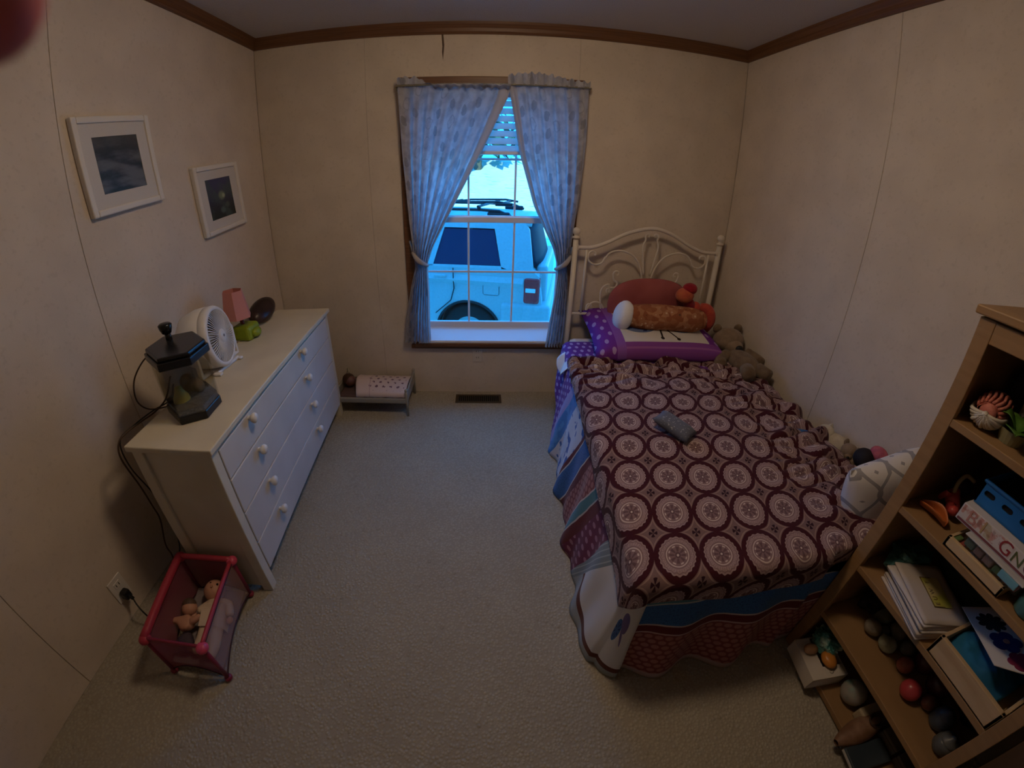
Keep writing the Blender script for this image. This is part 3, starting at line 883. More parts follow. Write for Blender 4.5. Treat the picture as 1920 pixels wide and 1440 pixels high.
# --- the patchwork comforter under the throw
def cells(u, v, a, b):
    """staggered cell coordinates, centred, in metres"""
    cv = (v / b); row = cv.floor(); cu = u / a + (row * .5).frac()
    return (cu.frac() - .5) * a, (cv.frac() - .5) * b
def ell(x, y, rx, ry): return ((x / rx) * (x / rx) + (y / ry) * (y / ry)).sqrt()
def f_comf(s):
    u, v = s.uv()
    wob = (s.noise(6, 2, kind='UV') - .5) * .05
    PUR, PLUM, MAR, BLU, TEAL, WHT, LAV = (.125, .022, .22), (.135, .014, .05), (.12, .016, .022), (.035, .13, .36), (.07, .20, .25), (.62, .61, .60), (.34, .30, .58)
    PINK, PINKB = (.20, .055, .058), (.36, .15, .14)
    dx, dy = cells(u, v, .042, .048); dots = ell(dx, dy, .010, .014).lt(1)
    px, py = cells(u, v, .030, .026); peb = ell(px, py, .013, .0115)
    speck = s.noise(170, 2, kind='UV').ramp(.56, .62)
    pebble = s.mix(peb.ramp(.75, 1.05), PINKB, PINK)
    plumd = s.mix(dots * .7, PLUM, (.42, .20, .27)); purd = s.mix(dots * .75, PUR, (.50, .36, .62))
    blue = s.mix(speck * .7, BLU, (.012, .04, .13))
    gx = (v * 1.0 + u * .55); gray = s.mix((gx / .022).frac().lt(.22) * .7, (.20, .24, .26), (.42, .46, .46))
    def white_panel(cu, cv):
        x, y = u - cu, v - cv
        w1 = ell(x + .030, y, .062, .058).lt(1); w2 = (ell(x - .060, y + .035, .040, .062).lt(1)).max(ell(x - .02, y + .10, .014, .060).lt(1))
        ang = M(s.nt, 'ARCTAN2', y, x + .030); rr = ell(x + .030, y, 1, 1)
        pet = (ang * 8).cos().gt(.55) * rr.gt(.016) * rr.lt(.046)
        c = s.mix(w1, WHT, (.05, .13, .34)); c = s.mix(w2, c, (.16, .13, .30)); c = s.mix(pet, c, (.01, .018, .10))
        return c
    # left side and top: bands across the bed, slanting as they hang
    d = (.50 - u).max(0)
    t = v - d * .38 + wob * .5
    wx, wy = u - .36, v - 1.50
    wn_ = s.noise(14, 2, kind='UV')
    panel_ = s.mix(wn_.ramp(.56, .60), (.56, .58, .66), (.05, .12, .36))
    panel_ = s.mix(t.gt(1.50), panel_, s.mix(wn_.ramp(.5, .56) * .8, (.06, .20, .50), (.10, .30, .62)))
    c = purd
    def band(c, hi, col): return s.mix(t.lt(hi), c, col)
    c = band(c, 1.66, LAV); c = band(c, 1.60, panel_); c = band(c, 1.275, MAR); c = band(c, 1.252, (.5, .48, .46)); c = band(c, 1.245, blue)
    c = band(c, 1.145, (.5, .48, .46)); c = band(c, 1.138, MAR); c = band(c, 1.10, pebble); c = band(c, .975, (.5, .45, .46)); c = band(c, .968, TEAL)
    c = band(c, .925, (.45, .42, .42)); c = band(c, .918, MAR); c = band(c, .872, plumd); c = band(c, .735, gray)
    wp = white_panel(.245, .475)
    rc_ = ell(u - .46, v - .585, 1, 1)
    wp = s.mix(rc_.gt(.455), wp, (.11, .03, .02)); wp = s.mix(rc_.gt(.485), wp, (.30, .33, .33))
    t2 = v - d * .55
    c = s.mix(t2.lt(.615), c, wp)
    # foot: bands parallel to the hem
    f = .585 - v + (s.noise(9, 2, kind='UV') - .5) * .018
    def fb(c, lo, col): return s.mix(f.gt(lo), c, col)
    k = MAR; k = fb(k, .060, (.42, .40, .38)); k = fb(k, .068, TEAL); k = fb(k, .105, (.40, .42, .44)); k = fb(k, .112, blue)
    k = fb(k, .215, (.5, .42, .42)); k = fb(k, .223, MAR); k = fb(k, .262, (.46, .32, .32)); k = fb(k, .270, pebble); k = fb(k, .492, (.42, .30, .28))
    inside = (v.lt(.575)) * (u.gt(.452) + (u + v * .0).lt(-9)).min(1)
    c = s.mix(inside, c, k)
    hemf = (s.noise(400, 1, kind='UV'))
    return c, hemf
comf_m = mat('patchwork_comforter', f_comf, rough=.85, spec=.15, bstr=.2, bdist=.001, sheen=.1)
def c_dl(y): return .52 if y < 1.80 else lerp(.52, .16, min(1, (y - 1.80) / .30))
def c_lobes(side, ux, uy, n):
    if side == 'F': return .055 * math.cos(2 * PI * (ux - .585) / .262) + .05
    if side == 'L': return .030 * math.sin(uy * 19) + .018 * math.sin(uy * 41 + 1)
    if side == 'C': return .0
    return .01 * math.sin(uy * 17)
comf = draped('comforter', comf_m, .585, 2.12, .506, 0.0, c_dl, lambda x: .525, lambda y: .27,
              lambda s_, n: {'L': .15, 'F': .0, 'C': .07, 'R': .10}[s_], .03, .006, lobes=c_lobes)
tag(comf, 'patchwork comforter in purple, blue and maroon hanging to the carpet from the bed', 'comforter')

# --- throw with medallions
def f_throw(s):
    u, v = s.uv()
    wz = s.noise(7, 2, kind='UV'); wz2 = s.noise(9, 2, vec=s.vec(u + 3.3, v + 7.1))
    k = (((v - 1.30) / .4).max(0) + ((u - 1.10) / .35).max(0) * .7).min(1) * .11 + .008
    uu = u + (wz - .5) * k - .544; vv = v + (wz2 - .5) * k * 1.6 - .623
    # lattice a=(.133,-.012) b=(.050,.158)
    det = .133 * .158 + .012 * .050
    p = (uu * .158 - vv * .050) / det; q = (vv * .133 + uu * .012) / det
    fx, fy = p - p.round(), q - q.round()
    X = fx * .133; Y = fy * .158
    r = ell(fx, fy, 1, 1); an = M(s.nt, 'ARCTAN2', Y, X)
    MARO, DISC, DISC2, LINE, STAR, DARK = (.050, .009, .015), (.375, .270, .270), (.220, .140, .150), (.54, .44, .41), (.185, .115, .115), (.030, .010, .018)
    rs = r + (an * 22).cos() * .010
    nz = s.noise(230, 2, kind='UV')
    gx, gy = p - p.floor() - .5, q - q.floor() - .5
    star = (gx.abs() ** .62 + gy.abs() ** .62)
    c = s.mix(r.gt(.485), MARO, MARO)
    inter = r.gt(.43)
    c = s.mix(inter * star.lt(.60), c, STAR)
    c = s.mix(inter * ((star - .535).abs().lt(.028)), c, (.30, .20, .18))
    rc = ell(gx, gy, 1, 1); ac = M(s.nt, 'ARCTAN2', gy, gx)
    c = s.mix(rc.lt(.10) * (ac * 4).cos().gt(-.35), c, DARK)
    disc = rs.lt(.395)
    c = s.mix(disc, c, s.mix(nz.ramp(.35, .65) * .5, DISC, DISC2))
    c = s.mix(disc * ((rs - .355).abs().lt(.012)), c, DISC2)
    c = s.mix((r - .262).abs().lt(.016), c, DISC2); c = s.mix((r - .235).abs().lt(.011), c, LINE)
    c = s.mix(r.lt(.222), c, DISC2)
    petal = r.lt(.085 + .085) * (an * 8).cos().gt(.1) * r.gt(.07)
    c = s.mix(petal, c, (.13, .075, .085)); c = s.mix((r - .185).abs().lt(.014) * (an * 8).cos().lt(-.3), c, LINE)
    c = s.mix(r.lt(.06), c, (.12, .07, .08)); c = s.mix(r.lt(.025), c, LINE)
    rays = (an * 44).cos().gt(.4) * r.gt(.29) * rs.lt(.335)
    c = s.mix(rays * .55, c, DISC2)
    return c, nz + disc * .4
throw_m = mat('medallion_throw', f_throw, rough=.9, spec=.1, bstr=.35, bdist=.0015, sheen=.08)
thr = draped('throw_blanket', throw_m, .572, 1.83, .524, -.012, lambda y: interp([(.5, .16), (.9, .12), (1.3, .085), (1.8, .055)], y), lambda x: interp([(.3, .085), (.6, .105), (.9, .125), (1.5, .15)], x) + .010 * math.sin(x * 11), lambda y: .30,
             lambda s_, n: {'L': .12, 'F': .02, 'C': .06, 'R': .10}[s_], .03, .007, lobes=lambda side, ux, uy, n: .03 * math.sin(ux * 24 + uy * 17), edge_wr=.065)
tag(thr, 'brown and maroon throw with round lace medallions spread over the bed', 'blanket')

# white sheet corner hanging beside the head of the bed
t = grid(14, 18, lambda u, v: Vector((lerp(.535, .455, v ** .6) + .008 * math.sin(u * 9 + v * 3), lerp(1.86, 2.02, u), .500 - .12 * v ** 1.3 * math.sin(PI * (.15 + .7 * u)))))
sh_ = obj('bed_sheet', t, sheet_white, smooth=True); solid(sh_, .004)
tag(sh_, 'white sheet corner hanging out beside the headboard under the comforter', 'sheet')

# pillow in a purple sham with butterfly panel
def f_sham(s):
    u, v = s.uv()
    ex = (u - .5).abs(); ey = (v - .5).abs()
    PUR = (.16, .03, .26); PUR2 = (.22, .06, .28)
    dx, dy = cells(u * .8, v * .5, .068, .062); dots = ell(dx, dy, .012, .017).lt(1)
    c = s.mix(dots * .6, PUR, (.52, .40, .66))
    c = s.mix((u.gt(.15)) * (v.lt(.15)), c, PUR2); c = s.mix(u.gt(.15) * v.lt(.15) * ((v - .075).abs().lt(.012)), c, (.30, .11, .32))
    c = s.mix(u.gt(.15) * (u.lt(.215)), c, (.24, .09, .36))
    pan = u.gt(.215) * u.lt(.86) * v.gt(.15) * v.lt(.93)
    c = s.mix(pan, c, (.60, .57, .54))
    for cx, cy, rx, ry in ((.37, .50, .15, .20), (.69, .50, .13, .19)):
        r = ell(u - cx, v - cy, rx, ry); c = s.mix(pan * r.lt(1), c, (.13, .17, .30)); c = s.mix(pan * r.lt(.72), c, (.05, .09, .24))
        n_ = s.noise(14, 2, kind='UV'); c = s.mix(pan * r.lt(.9) * n_.gt(.55), c, (.02, .03, .12))
    for x0, x1, y1 in ((.525, .505, .21), (.56, .625, .195)):
        k = (v - .40) / (y1 - .40); xx = k * (x1 - x0) + x0
        c = s.mix(pan * v.lt(.40) * v.gt(y1) * ((u - xx).abs().lt(.007)), c, (.03, .02, .02))
        c = s.mix(ell(u - x1, v - y1, .014, .022).lt(1), c, (.03, .02, .02))
    return c, s.noise(300, 2, kind='UV')
sham_m = mat('butterfly_sham', f_sham, rough=.85, spec=.15, bstr=.2, bdist=.001)
t = pillow_bm(.80, .56, .15)
t.transform(Matrix.Translation((1.03, 2.075, .590)) @ Matrix.Rotation(math.radians(-2), 4, 'Z') @ Matrix.Rotation(math.radians(9), 4, 'X'))
sham = obj('bed_pillow', t, sham_m, smooth=True)
tag(sham, 'pillow in purple sham with white butterfly panel at the head of the bed', 'pillow'); origin_to(sham, (1.03, 2.075, .590))

# orange flowered bolster with a white end
def f_orange(s):
    n = s.voro(36, kind='Object', out='Color'); d = s.voro(36); n2 = s.noise(20, 3)
    c = s.mix(n.ramp(.3, .9), (.26, .085, .035), (.42, .20, .10))
    c = s.mix(d.lt(.22) * n.gt(.55), c, (.55, .38, .26)); c = s.mix(d.lt(.20) * n.lt(.30), c, (.10, .05, .03))
    return c, n2
bol = thing('bolster_pillow', 'orange flowered bolster with a white end lying on the purple sham', 'pillow', (1.035, 2.03, .66))
BR = Matrix.Rotation(math.radians(-8), 4, 'Z')
def bolster(u, v):
    a = 2 * PI * u; x = lerp(-.19, .27, v)
    r = .072 * (1 - .35 * abs(2 * v - 1) ** 6) * (1 + .03 * math.sin(a * 3 + v * 9))
    return Vector((1.035, 2.03, .712)) + BR @ Vector((x, r * math.cos(a) * 1.15, r * math.sin(a) * 1.05))
t = grid(28, 26, bolster, close_u=True)
for col_ in (0, 26):
    ring = [v for v in t.verts if False]
obj('cover', t, mat('orange_flowers', f_orange, rough=.9), bol, smooth=True)
obj('white_end', ball(Vector((1.035, 2.03, .710)) + BR @ Vector((-.205, 0, 0)), (.058, .088, .092), 18, 12, BR.to_3x3() @ Matrix.Rotation(math.radians(12), 3, 'Y')), mat('white_plush', lambda s: ((.74, .74, .76), s.noise(90, 3)), rough=.9), bol, smooth=True, label='white rounded end')
obj('end_cap', ball(Vector((1.035, 2.03, .712)) + BR @ Vector((.265, 0, 0)), (.03, .060, .055), 14, 10), MATS['orange_flowers'], bol, smooth=True)

# sheer red cushion against the headboard
def f_redsheer(s): return s.mix(s.noise(6, 2).ramp(.3, .7), (.42, .115, .115), (.33, .08, .085)), s.noise(200, 2)
red_m = mat('sheer_red', f_redsheer, rough=.7, spec=.2, alpha=.85)
def dome(u, v):
    a = 2 * PI * u; b = PI * v
    x = .27 * math.copysign(abs(math.cos(a)) ** .85, math.cos(a)) * math.sin(b) ** .7; z = .165 * math.copysign(abs(math.sin(a)) ** .8, math.sin(a)) * math.sin(b) ** .7
    return Vector((1.05 + x, 2.215 - .055 * math.cos(b), .735 + z + .02 * math.sin(a) * 0))
o = obj('red_cushion', grid(44, 14, dome, close_u=True), red_m, smooth=True)
tag(o, 'sheer red rounded cushion leaning on the headboard behind the bolster', 'cushion'); origin_to(o, (1.05, 2.215, .60))

# red and orange soft toy
fuzz = lambda nm, c1, c2: mat(nm, lambda s: (s.mix(s.noise(30, 3).ramp(.35, .65), c1, c2), s.noise(160, 3)), rough=.95, spec=.05, bstr=.6, bdist=.004, sheen=.2)
flo = thing('soft_toy', 'red and orange soft toy leaning at the right end of the bolster', 'soft toy', (1.33, 2.10, .62))
obj('body', ball((1.325, 2.13, .70), (.055, .05, .085)), fuzz('coral_plush', (.50, .085, .05), (.42, .06, .05)), flo, smooth=True)
obj('head', ball((1.235, 2.12, .825), (.058, .048, .048)), fuzz('orange_plush', (.56, .15, .06), (.48, .10, .06)), flo, smooth=True)
obj('hat', ball((1.262, 2.12, .868), (.046, .042, .036)), fuzz('crimson_plush', (.34, .02, .03), (.26, .015, .03)), flo, smooth=True)
obj('neck', tube(spl([(1.235, 2.12, .82), (1.28, 2.13, .77), (1.32, 2.13, .72)]), [.035] * 17, 10), MATS['crimson_plush'], flo, smooth=True)
obj('arm', tube(spl([(1.345, 2.10, .765), (1.392, 2.085, .745), (1.412, 2.075, .68), (1.392, 2.07, .615)], 6), [.012 + .026 * math.sin(PI * (k + 3) / 24) for k in range(19)], 12), MATS['coral_plush'], flo, smooth=True)

# brown teddy lying by the wall
brown = fuzz('brown_plush', (.20, .145, .095), (.15, .105, .07)); tan = fuzz('tan_plush', (.27, .20, .14), (.22, .16, .11))
noir = mat('black_plush_nose', color=(.008, .008, .010), rough=.5)
td = thing('teddy_bear', 'brown teddy bear with black nose lying by the wall beside the pillow', 'teddy bear', (1.46, 1.88, .53))
obj('body', ball((1.475, 1.75, .555), (.075, .13, .055), 18, 12), brown, td, smooth=True)
hd = obj('head', ball((1.49, 1.945, .605), (.095, .085, .075), 18, 12), tan, td, smooth=True)
obj('muzzle', ball((1.485, 1.87, .590), (.056, .05, .044), 14, 10), tan, td, smooth=True)
obj('nose', ball((1.488, 1.826, .602), (.026, .016, .019), 12, 8), noir, td, smooth=True, label='black nose')
for x, y, z in ((1.42, 1.985, .665), (1.555, 1.97, .672)): obj('ear', ball((x, y, z), (.030, .016, .028), 12, 8), brown, td, smooth=True)
for pts in ([(1.42, 1.83, .565), (1.36, 1.80, .545), (1.335, 1.75, .540)], [(1.53, 1.82, .58), (1.57, 1.77, .565), (1.575, 1.72, .56)]): obj('arm', tube(spl(pts), [.034, .034, .036] + [.034] * 13 + [.020], 12), brown, td, smooth=True)
for pts in ([(1.44, 1.66, .555), (1.41, 1.59, .552)], [(1.51, 1.66, .555), (1.53, 1.585, .552)]): obj('leg', tube(pts, [.040, .036], 12), brown, td, smooth=True)

# small grey-blue pouch on the throw
def f_pouch(s): return s.mix(s.noise(120, 2).ramp(.62, .68) * .7, (.11, .125, .18), (.50, .54, .62)), s.noise(20, 3)
t = pillow_bm(.165, .095, .045, 12)
t.transform(Matrix.Translation((.775, 1.185, .560)) @ Matrix.Rotation(math.radians(-52), 4, 'Z') @ Matrix.Rotation(math.radians(10), 4, 'Y'))
o = obj('cloth_pouch', t, mat('starry_cloth', f_pouch, rough=.8), smooth=True); tag(o, 'small dark blue speckled cloth pouch lying on the throw', 'pouch'); origin_to(o, (.775, 1.185, .560))

# toys squeezed between the bed and the wall
cream = fuzz('cream_plush', (.55, .50, .40), (.46, .41, .32))
rb = thing('plush_lamb', 'cream plush lamb squeezed between the bed and right wall', 'soft toy', (1.515, 1.08, .46))
obj('body', ball((1.535, 1.06, .495), (.045, .06, .05)), cream, rb, smooth=True); obj('head', ball((1.520, 1.12, .520), (.036, .042, .036)), cream, rb, smooth=True)
for x, z in ((1.494, .530), (1.548, .535)): obj('ear', ball((x, 1.13, z), (.016, .012, .024), 10, 8), cream, rb, smooth=True)
obj('muzzle', ball((1.508, 1.09, .515), (.016, .018, .014), 10, 8), cream, rb, smooth=True)
for y in (1.03, 1.075): obj('leg', tube([(1.515, y, .47), (1.49, y - .01, .445)], [.018, .016], 10), cream, rb, smooth=True)
pp = thing('plush_puppy', 'tan plush puppy between the cream lamb and the pink doll', 'soft toy', (1.535, .975, .46))
obj('body', ball((1.545, .955, .47), (.045, .05, .055)), tan, pp, smooth=True); obj('head', ball((1.532, .985, .520), (.037, .036, .032)), tan, pp, smooth=True)
obj('muzzle', ball((1.512, .965, .51), (.020, .018, .016), 10, 8), tan, pp, smooth=True); obj('nose', ball((1.497, .955, .513), (.007, .007, .006), 8, 6), noir, pp, smooth=True)
for y in (.955, 1.02): obj('ear', ball((1.54, y, .53), (.012, .012, .028), 10, 8), brown, pp, smooth=True)
blackc = mat('black_cloth', color=(.010, .008, .012), rough=.8); pinkc = mat('pink_cloth', lambda s: s.mix(s.noise(50, 2).ramp(.4, .6), (.50, .12, .16), (.40, .09, .13)), rough=.75)
mk = thing('rag_doll', 'black and pink rag doll wedged between the bed and the patterned cushion', 'doll', (1.52, .87, .30))
obj('body', ball((1.515, .875, .40), (.05, .055, .11)), blackc, mk, smooth=True)
obj('head', ball((1.525, .905, .545), (.045, .045, .042)), blackc, mk, smooth=True)
obj('bow', ball((1.555, .875, .585), (.028, .040, .030)), pinkc, mk, smooth=True, label='pink bow')
obj('skirt', tube(spl([(1.485, .935, .475), (1.475, .885, .445), (1.505, .825, .415)]), [.022] + [.030] * 15 + [.034], 12), pinkc, mk, smooth=True, label='pink sash')
for y in (.84, .91): obj('leg', tube([(1.50, y, .32), (1.475, y, .235)], [.026, .022], 10), blackc, mk, smooth=True)

# white cushion with grey line pattern standing behind the bookcase
def f_trellis(s):
    u, v = s.uv()
    a, b = u * 3.0, v * 2.2
    l1 = ((a + (b * 2 * PI).sin() * .28).frac() - .5).abs(); l2 = ((a + .5 - (b * 2 * PI).sin() * .28).frac() - .5).abs()
    l3 = ((b * 2 + .25).frac() - .5).abs() + ((a * 2).frac() - .5).abs() * .3
    c = s.mix(l1.lt(.075), (.66, .65, .66), (.30, .30, .34)); c = s.mix(l2.lt(.075), c, (.30, .30, .34)); c = s.mix(l3.lt(.05), c, (.30, .30, .34))
    return c, s.noise(200, 2, kind='UV')
t = pillow_bm(.37, .40, .13)
t.transform(Matrix.Translation((1.392, .690, .525)) @ Matrix.Rotation(math.radians(-10), 4, 'Y') @ Matrix.Rotation(math.radians(82), 4, 'X'))
o = obj('throw_cushion', t, mat('trellis_cloth', f_trellis, rough=.85, bstr=.1, bdist=.001), smooth=True)
tag(o, 'white cushion with grey trellis lines standing behind the bookcase', 'cushion'); origin_to(o, (1.392, .690, .525))
bx_ = obj('storage_bag', ball((1.49, .685, .175), (.095, .085, .175), 18, 12), mat('dark_green_bag', lambda s: (s.mix(s.noise(30, 3).ramp(.4, .6), (.03, .035, .03), (.08, .09, .07)), s.noise(14, 3)), rough=.6, bstr=.8, bdist=.02), smooth=True)
tag(bx_, 'dark green bag on the floor under the trellis cushion', 'bag'); origin_to(bx_, (1.49, .685, .0))

# ------------------------------------------------------------------ floor vent, wall sockets
vent_m = mat('brown_metal', color=(.085, .06, .035), rough=.5, metal=.4)
fv = thing('floor_vent', 'brown metal floor register in the carpet under the window', 'vent', (-.02, 2.27, 0))
r = B()
for a, b in (((-.18, 2.222, 0), (.14, 2.236, .007)), ((-.18, 2.312, 0), (.14, 2.326, .007)), ((-.18, 2.236, 0), (-.164, 2.312, .007)), ((.124, 2.236, 0), (.14, 2.312, .007))): add_box(r, a, b, .002)
obj('frame', r, vent_m, fv)
obj('duct', box((-.164, 2.236, .0004), (.124, 2.312, .0015)), mat('dark_duct', color=(.004, .004, .004), rough=.9), fv)
for k in range(22):
    x = -.158 + .282 * k / 21
    obj('louver', box((x - .0018, 2.236, .002), (x + .0018, 2.312, .0065), 0), vent_m, fv)
plate_m = mat('almond_plate', color=(.62, .56, .47), rough=.4)
hole_m = mat('socket_slot', color=(.03, .025, .02), rough=.6)
oc = thing('wall_outlet', 'almond wall outlet under the window sill', 'outlet', (-.029, YB, .303))
obj('plate', box((-.064, YB - .006, .246), (.006, YB - .0002, .360), .003), plate_m, oc)
for z in (.280, .326):
    so = obj('socket', lathe([(0, -.0085), (.015, -.0085), (.0165, -.006), (.0165, 0)], (-.029, YB, z), 18, axis='Y').copy() if False else box((-.045, YB - .0085, z - .014), (-.013, YB - .005, z + .014), .004), plate_m, oc)
    for x in (-.036, -.022): obj('slot', box((x - .0015, YB - .0095, z - .005), (x + .0015, YB - .0083, z + .006)), hole_m, so)
oc2 = thing('wall_outlet', 'white wall outlet with a black plug near the pink playpen', 'outlet', (XL, .610, .150))
white_pl = mat('white_plate', color=(.70, .66, .60), rough=.4)
obj('plate', box((XL + .0002, .575, .095), (XL + .006, .645, .208), .003), white_pl, oc2)
so = obj('socket', box((XL + .005, .594, .160), (XL + .0085, .626, .188), .004), white_pl, oc2)
for y in (.603, .617): obj('slot', box((XL + .0083, y - .0015, .169), (XL + .0095, y + .0015, .180)), hole_m, so)
cordm = mat('black_cord', color=(.016, .013, .012), rough=.5)
brcord = mat('brown_cord', color=(.075, .045, .028), rough=.55)

# ------------------------------------------------------------------ pictures on the left wall
frame_w = mat('white_frame', color=(.70, .66, .60), rough=.4)
mat_w = mat('picture_mat', lambda s: ((.60, .57, .535), s.noise(300, 1)), rough=.8)
def f_pic1(s):
    x, y, z = s.xyz()
    st = s.noise(1, 5, vec=s.vec(x, y * 7, z * 26)); n = s.noise(9, 3)
    c = s.mix(st.ramp(.35, .65), (.028, .034, .037), (.135, .14, .145))
    up = z.ramp(.02, .10)
    c = s.mix(up * .75, c, s.mix(n.ramp(.3, .7), (.045, .055, .055), (.11, .10, .085)))
    return c
def f_pic2(s):
    x, y, z = s.xyz()
    n = s.noise(14, 3)
    c = s.mix(z.ramp(-.10, .09), (.018, .024, .022), (.055, .058, .125))
    c = s.mix(n.ramp(.45, .65) * .6, c, (.06, .10, .09))
    for cy, cz, r, col_ in ((.012, .012, .034, (.21, .27, .17)), (.026, .010, .016, (.40, .45, .30)), (.002, -.062, .026, (.10, .15, .15)), (.048, -.040, .024, (.08, .11, .10))):
        d = ell(y - cy, z - cz, r, r * .8); c = s.mix((1 - d.ramp(.4, 1.1)) * .85, c, col_)
    return c
def picture(label, c, w, h, pw, ph, f, name):
    """c: centre (y,z) on the left wall; local y to the right seen from the room"""
    t = thing('framed_picture', label, 'picture', (XL, c[0], c[1]))
    t.rotation_euler = (math.radians(5), 0, 0)
    XF[t.name] = Matrix.Identity(4)
    fr = B(); d = .026; e = .024
    for a, b in (((0.001, -w / 2, -h / 2), (d, -w / 2 + e, h / 2)), ((0.001, w / 2 - e, -h / 2), (d, w / 2, h / 2)), ((0.001, -w / 2 + e, h / 2 - e), (d, w / 2 - e, h / 2)), ((0.001, -w / 2 + e, -h / 2), (d, w / 2 - e, -h / 2 + e))):
        add_box(fr, a, b, .005)
    obj('frame', fr, frame_w, t, world=False)
    m_ = B()
    for a, b in (((.004, -w / 2 + e - .002, -h / 2 + e - .002), (.018, -pw / 2, h / 2 - e + .002)), ((.004, pw / 2, -h / 2 + e - .002), (.018, w / 2 - e + .002, h / 2 - e + .002)),
                 ((.004, -pw / 2, ph / 2), (.018, pw / 2, h / 2 - e + .002)), ((.004, -pw / 2, -h / 2 + e - .002), (.018, pw / 2, -ph / 2))): add_box(m_, a, b)
    obj('mat_board', m_, mat_w, t, world=False)
    obj('print', box((.004, -pw / 2 - .002, -ph / 2 - .002), (.0155, pw / 2 + .002, ph / 2 + .002)), mat(name, f, rough=.35), t, world=False, label='dark print')
picture('larger white framed grey landscape print on the left wall, nearer the doorway', (1.279, 1.592), .368, .345, .217, .200, f_pic1, 'grey_landscape_print')
picture('white framed dark blue print on the left wall, nearer the window corner', (1.884, 1.410), .372, .338, .213, .200, f_pic2, 'blue_flower_print')

# ------------------------------------------------------------------ dresser
DA = .0773
DO = (-.811, .796, 0)
dr = thing('dresser', 'white four drawer dresser with round knobs against the left wall', 'dresser', DO, DA)
DXF = XF[dr.name]
L_, D_, H_ = 1.301, .323, .733
cream_paint = mat('dresser_paint', lambda s: (s.mix(s.noise(7, 3).ramp(.3, .7), (.62, .57, .45), (.67, .62, .49)), s.noise(60, 2)), rough=.42, bstr=.05, bdist=.001)
front_paint = mat('dresser_front_paint', lambda s: (s.mix(s.noise(5, 3).ramp(.3, .7), (.58, .55, .51), (.63, .60, .56)), s.noise(1, 3, vec=s.vec(s.xyz()[0] * 40, s.xyz()[1] * 4, s.xyz()[2] * 60))), rough=.42, bstr=.08, bdist=.001)
def D(name, a, b, bev=.003, m=None, par=None, **k): return obj(name, box(a, b, bev), m or cream_paint, par or dr, world=False, **k)
D('dresser_top', (-D_, 0, H_ - .022), (.004, L_, H_), .004)
for y in (.012, L_ - .052):
    D('post', (-.052, y, 0), (-.010, y + .040, H_ - .022)); D('post', (-D_ + .01, y, 0), (-D_ + .052, y + .040, H_ - .022))
for y in (.022, L_ - .036): D('side_panel', (-D_ + .05, y, .015), (-.05, y + .014, H_ - .022))
D('back_panel', (-D_ + .012, .05, .085), (-D_ + .02, L_ - .05, H_ - .022))
D('base_panel', (-D_ + .02, .05, .085), (-.035, L_ - .05, .10))
D('top_rail', (-.034, .052, .690), (-.014, L_ - .052, .711))
zl = [.092, .250, .408, .566, .694]
knob_m = mat('white_knob', color=(.72, .70, .68), rough=.35)
for z0, z1 in zip(zl, zl[1:]):
    d = D('drawer', (-.030, .055, z0 + .0025), (-.008, L_ - .055, z1 - .0025), .0035, front_paint)
    XF[d.name] = DXF
    for y in (.262, .822):
        zk = min(z0 + .122, z1 - .020)
        t = lathe([(0, .034), (.012, .033), (.0185, .028), (.020, .022), (.017, .015), (.009, .009), (.008, 0), (.011, -.004)], (-.008, y, zk), 18, axis='X')
        obj('knob', t, knob_m, d, world=False, smooth=True)
    D('drawer_box', (-D_ + .03, .07, z0 + .012), (-.030, L_ - .07, z1 - .03), .001, par=d)

# ------------------------------------------------------------------ things on the dresser
DT = H_ + .0005
tank = thing('fish_tank', 'small hexagonal fish tank with black lid and base on the dresser', 'fish tank', (-1.02, 1.02, DT))
black_gl = mat('glossy_black', color=(.012, .012, .014), rough=.25)
hexp = [(-1.109, .976), (-.996, .907), (-.922, .958), (-.934, 1.061), (-1.035, 1.128), (-1.122, 1.075)]
HC = Vector((-1.02, 1.02))
def sc(f, poly=hexp): return [tuple(HC + (Vector(q) - HC) * f) for q in poly]
def ringwall(p_out, p_in, z0, z1, sc0=1.0, sc1=1.0):
    t = B(); n = len(p_out)
    def S_(p, f): return [HC + (Vector(q) - HC) * f for q in p]
    o0, o1, i0, i1 = S_(p_out, sc0), S_(p_out, sc1), S_(p_in, sc0), S_(p_in, sc1)
    V = [[t.verts.new((*q, z)) for q in p] for p, z in ((o0, z0), (o1, z1), (i1, z1), (i0, z0))]
    for a, b in ((0, 1), (1, 2), (2, 3), (3, 0)):
        for k in range(n): t.faces.new((V[a][k], V[a][(k + 1) % n], V[b][(k + 1) % n], V[b][k]))
    bmesh.ops.recalc_face_normals(t, faces=t.faces[:]); return t
obj('tank_base', prism(hexp, DT, DT + .030, bev=.003), black_gl, tank)
obj('gravel', prism(sc(.93), DT + .030, DT + .050), mat('tank_gravel', lambda s: (s.mix(s.voro(130, out='Color'), (.02, .03, .05), (.10, .12, .17)), s.voro(130)), rough=.8, bstr=1.0), tank)
obj('tank_glass', ringwall(sc(.985), sc(.955), DT + .028, DT + .214, 1.0, 1.06), glass_mat('tank_glass', (.94, .94, .92), .08), tank)
obj('water', prism(sc(.94), DT + .05, DT + .165), glass_mat('murky_water', (.84, .82, .75), .03), tank)
ld = obj('lid', prism(sc(1.13), DT + .205, DT + .232, bev=.003), black_gl, tank)
obj('lid_top', prism(sc(1.06), DT + .232, DT + .248, bev=.006), black_gl, tank)
pmp = [(-1.085, 1.062, DT + .246), (-1.085, 1.062, DT + .262)]
kb = B(); add_tube(kb, [(-1.075, 1.055, DT + .24), (-1.078, 1.056, DT + .275)], .011, 12); add_lathe(kb, [(0, DT + .268), (.016, DT + .270), (.022, DT + .285), (.024, DT + .300), (.018, DT + .305), (0, DT + .306)], (-1.08, 1.057, 0), 16)
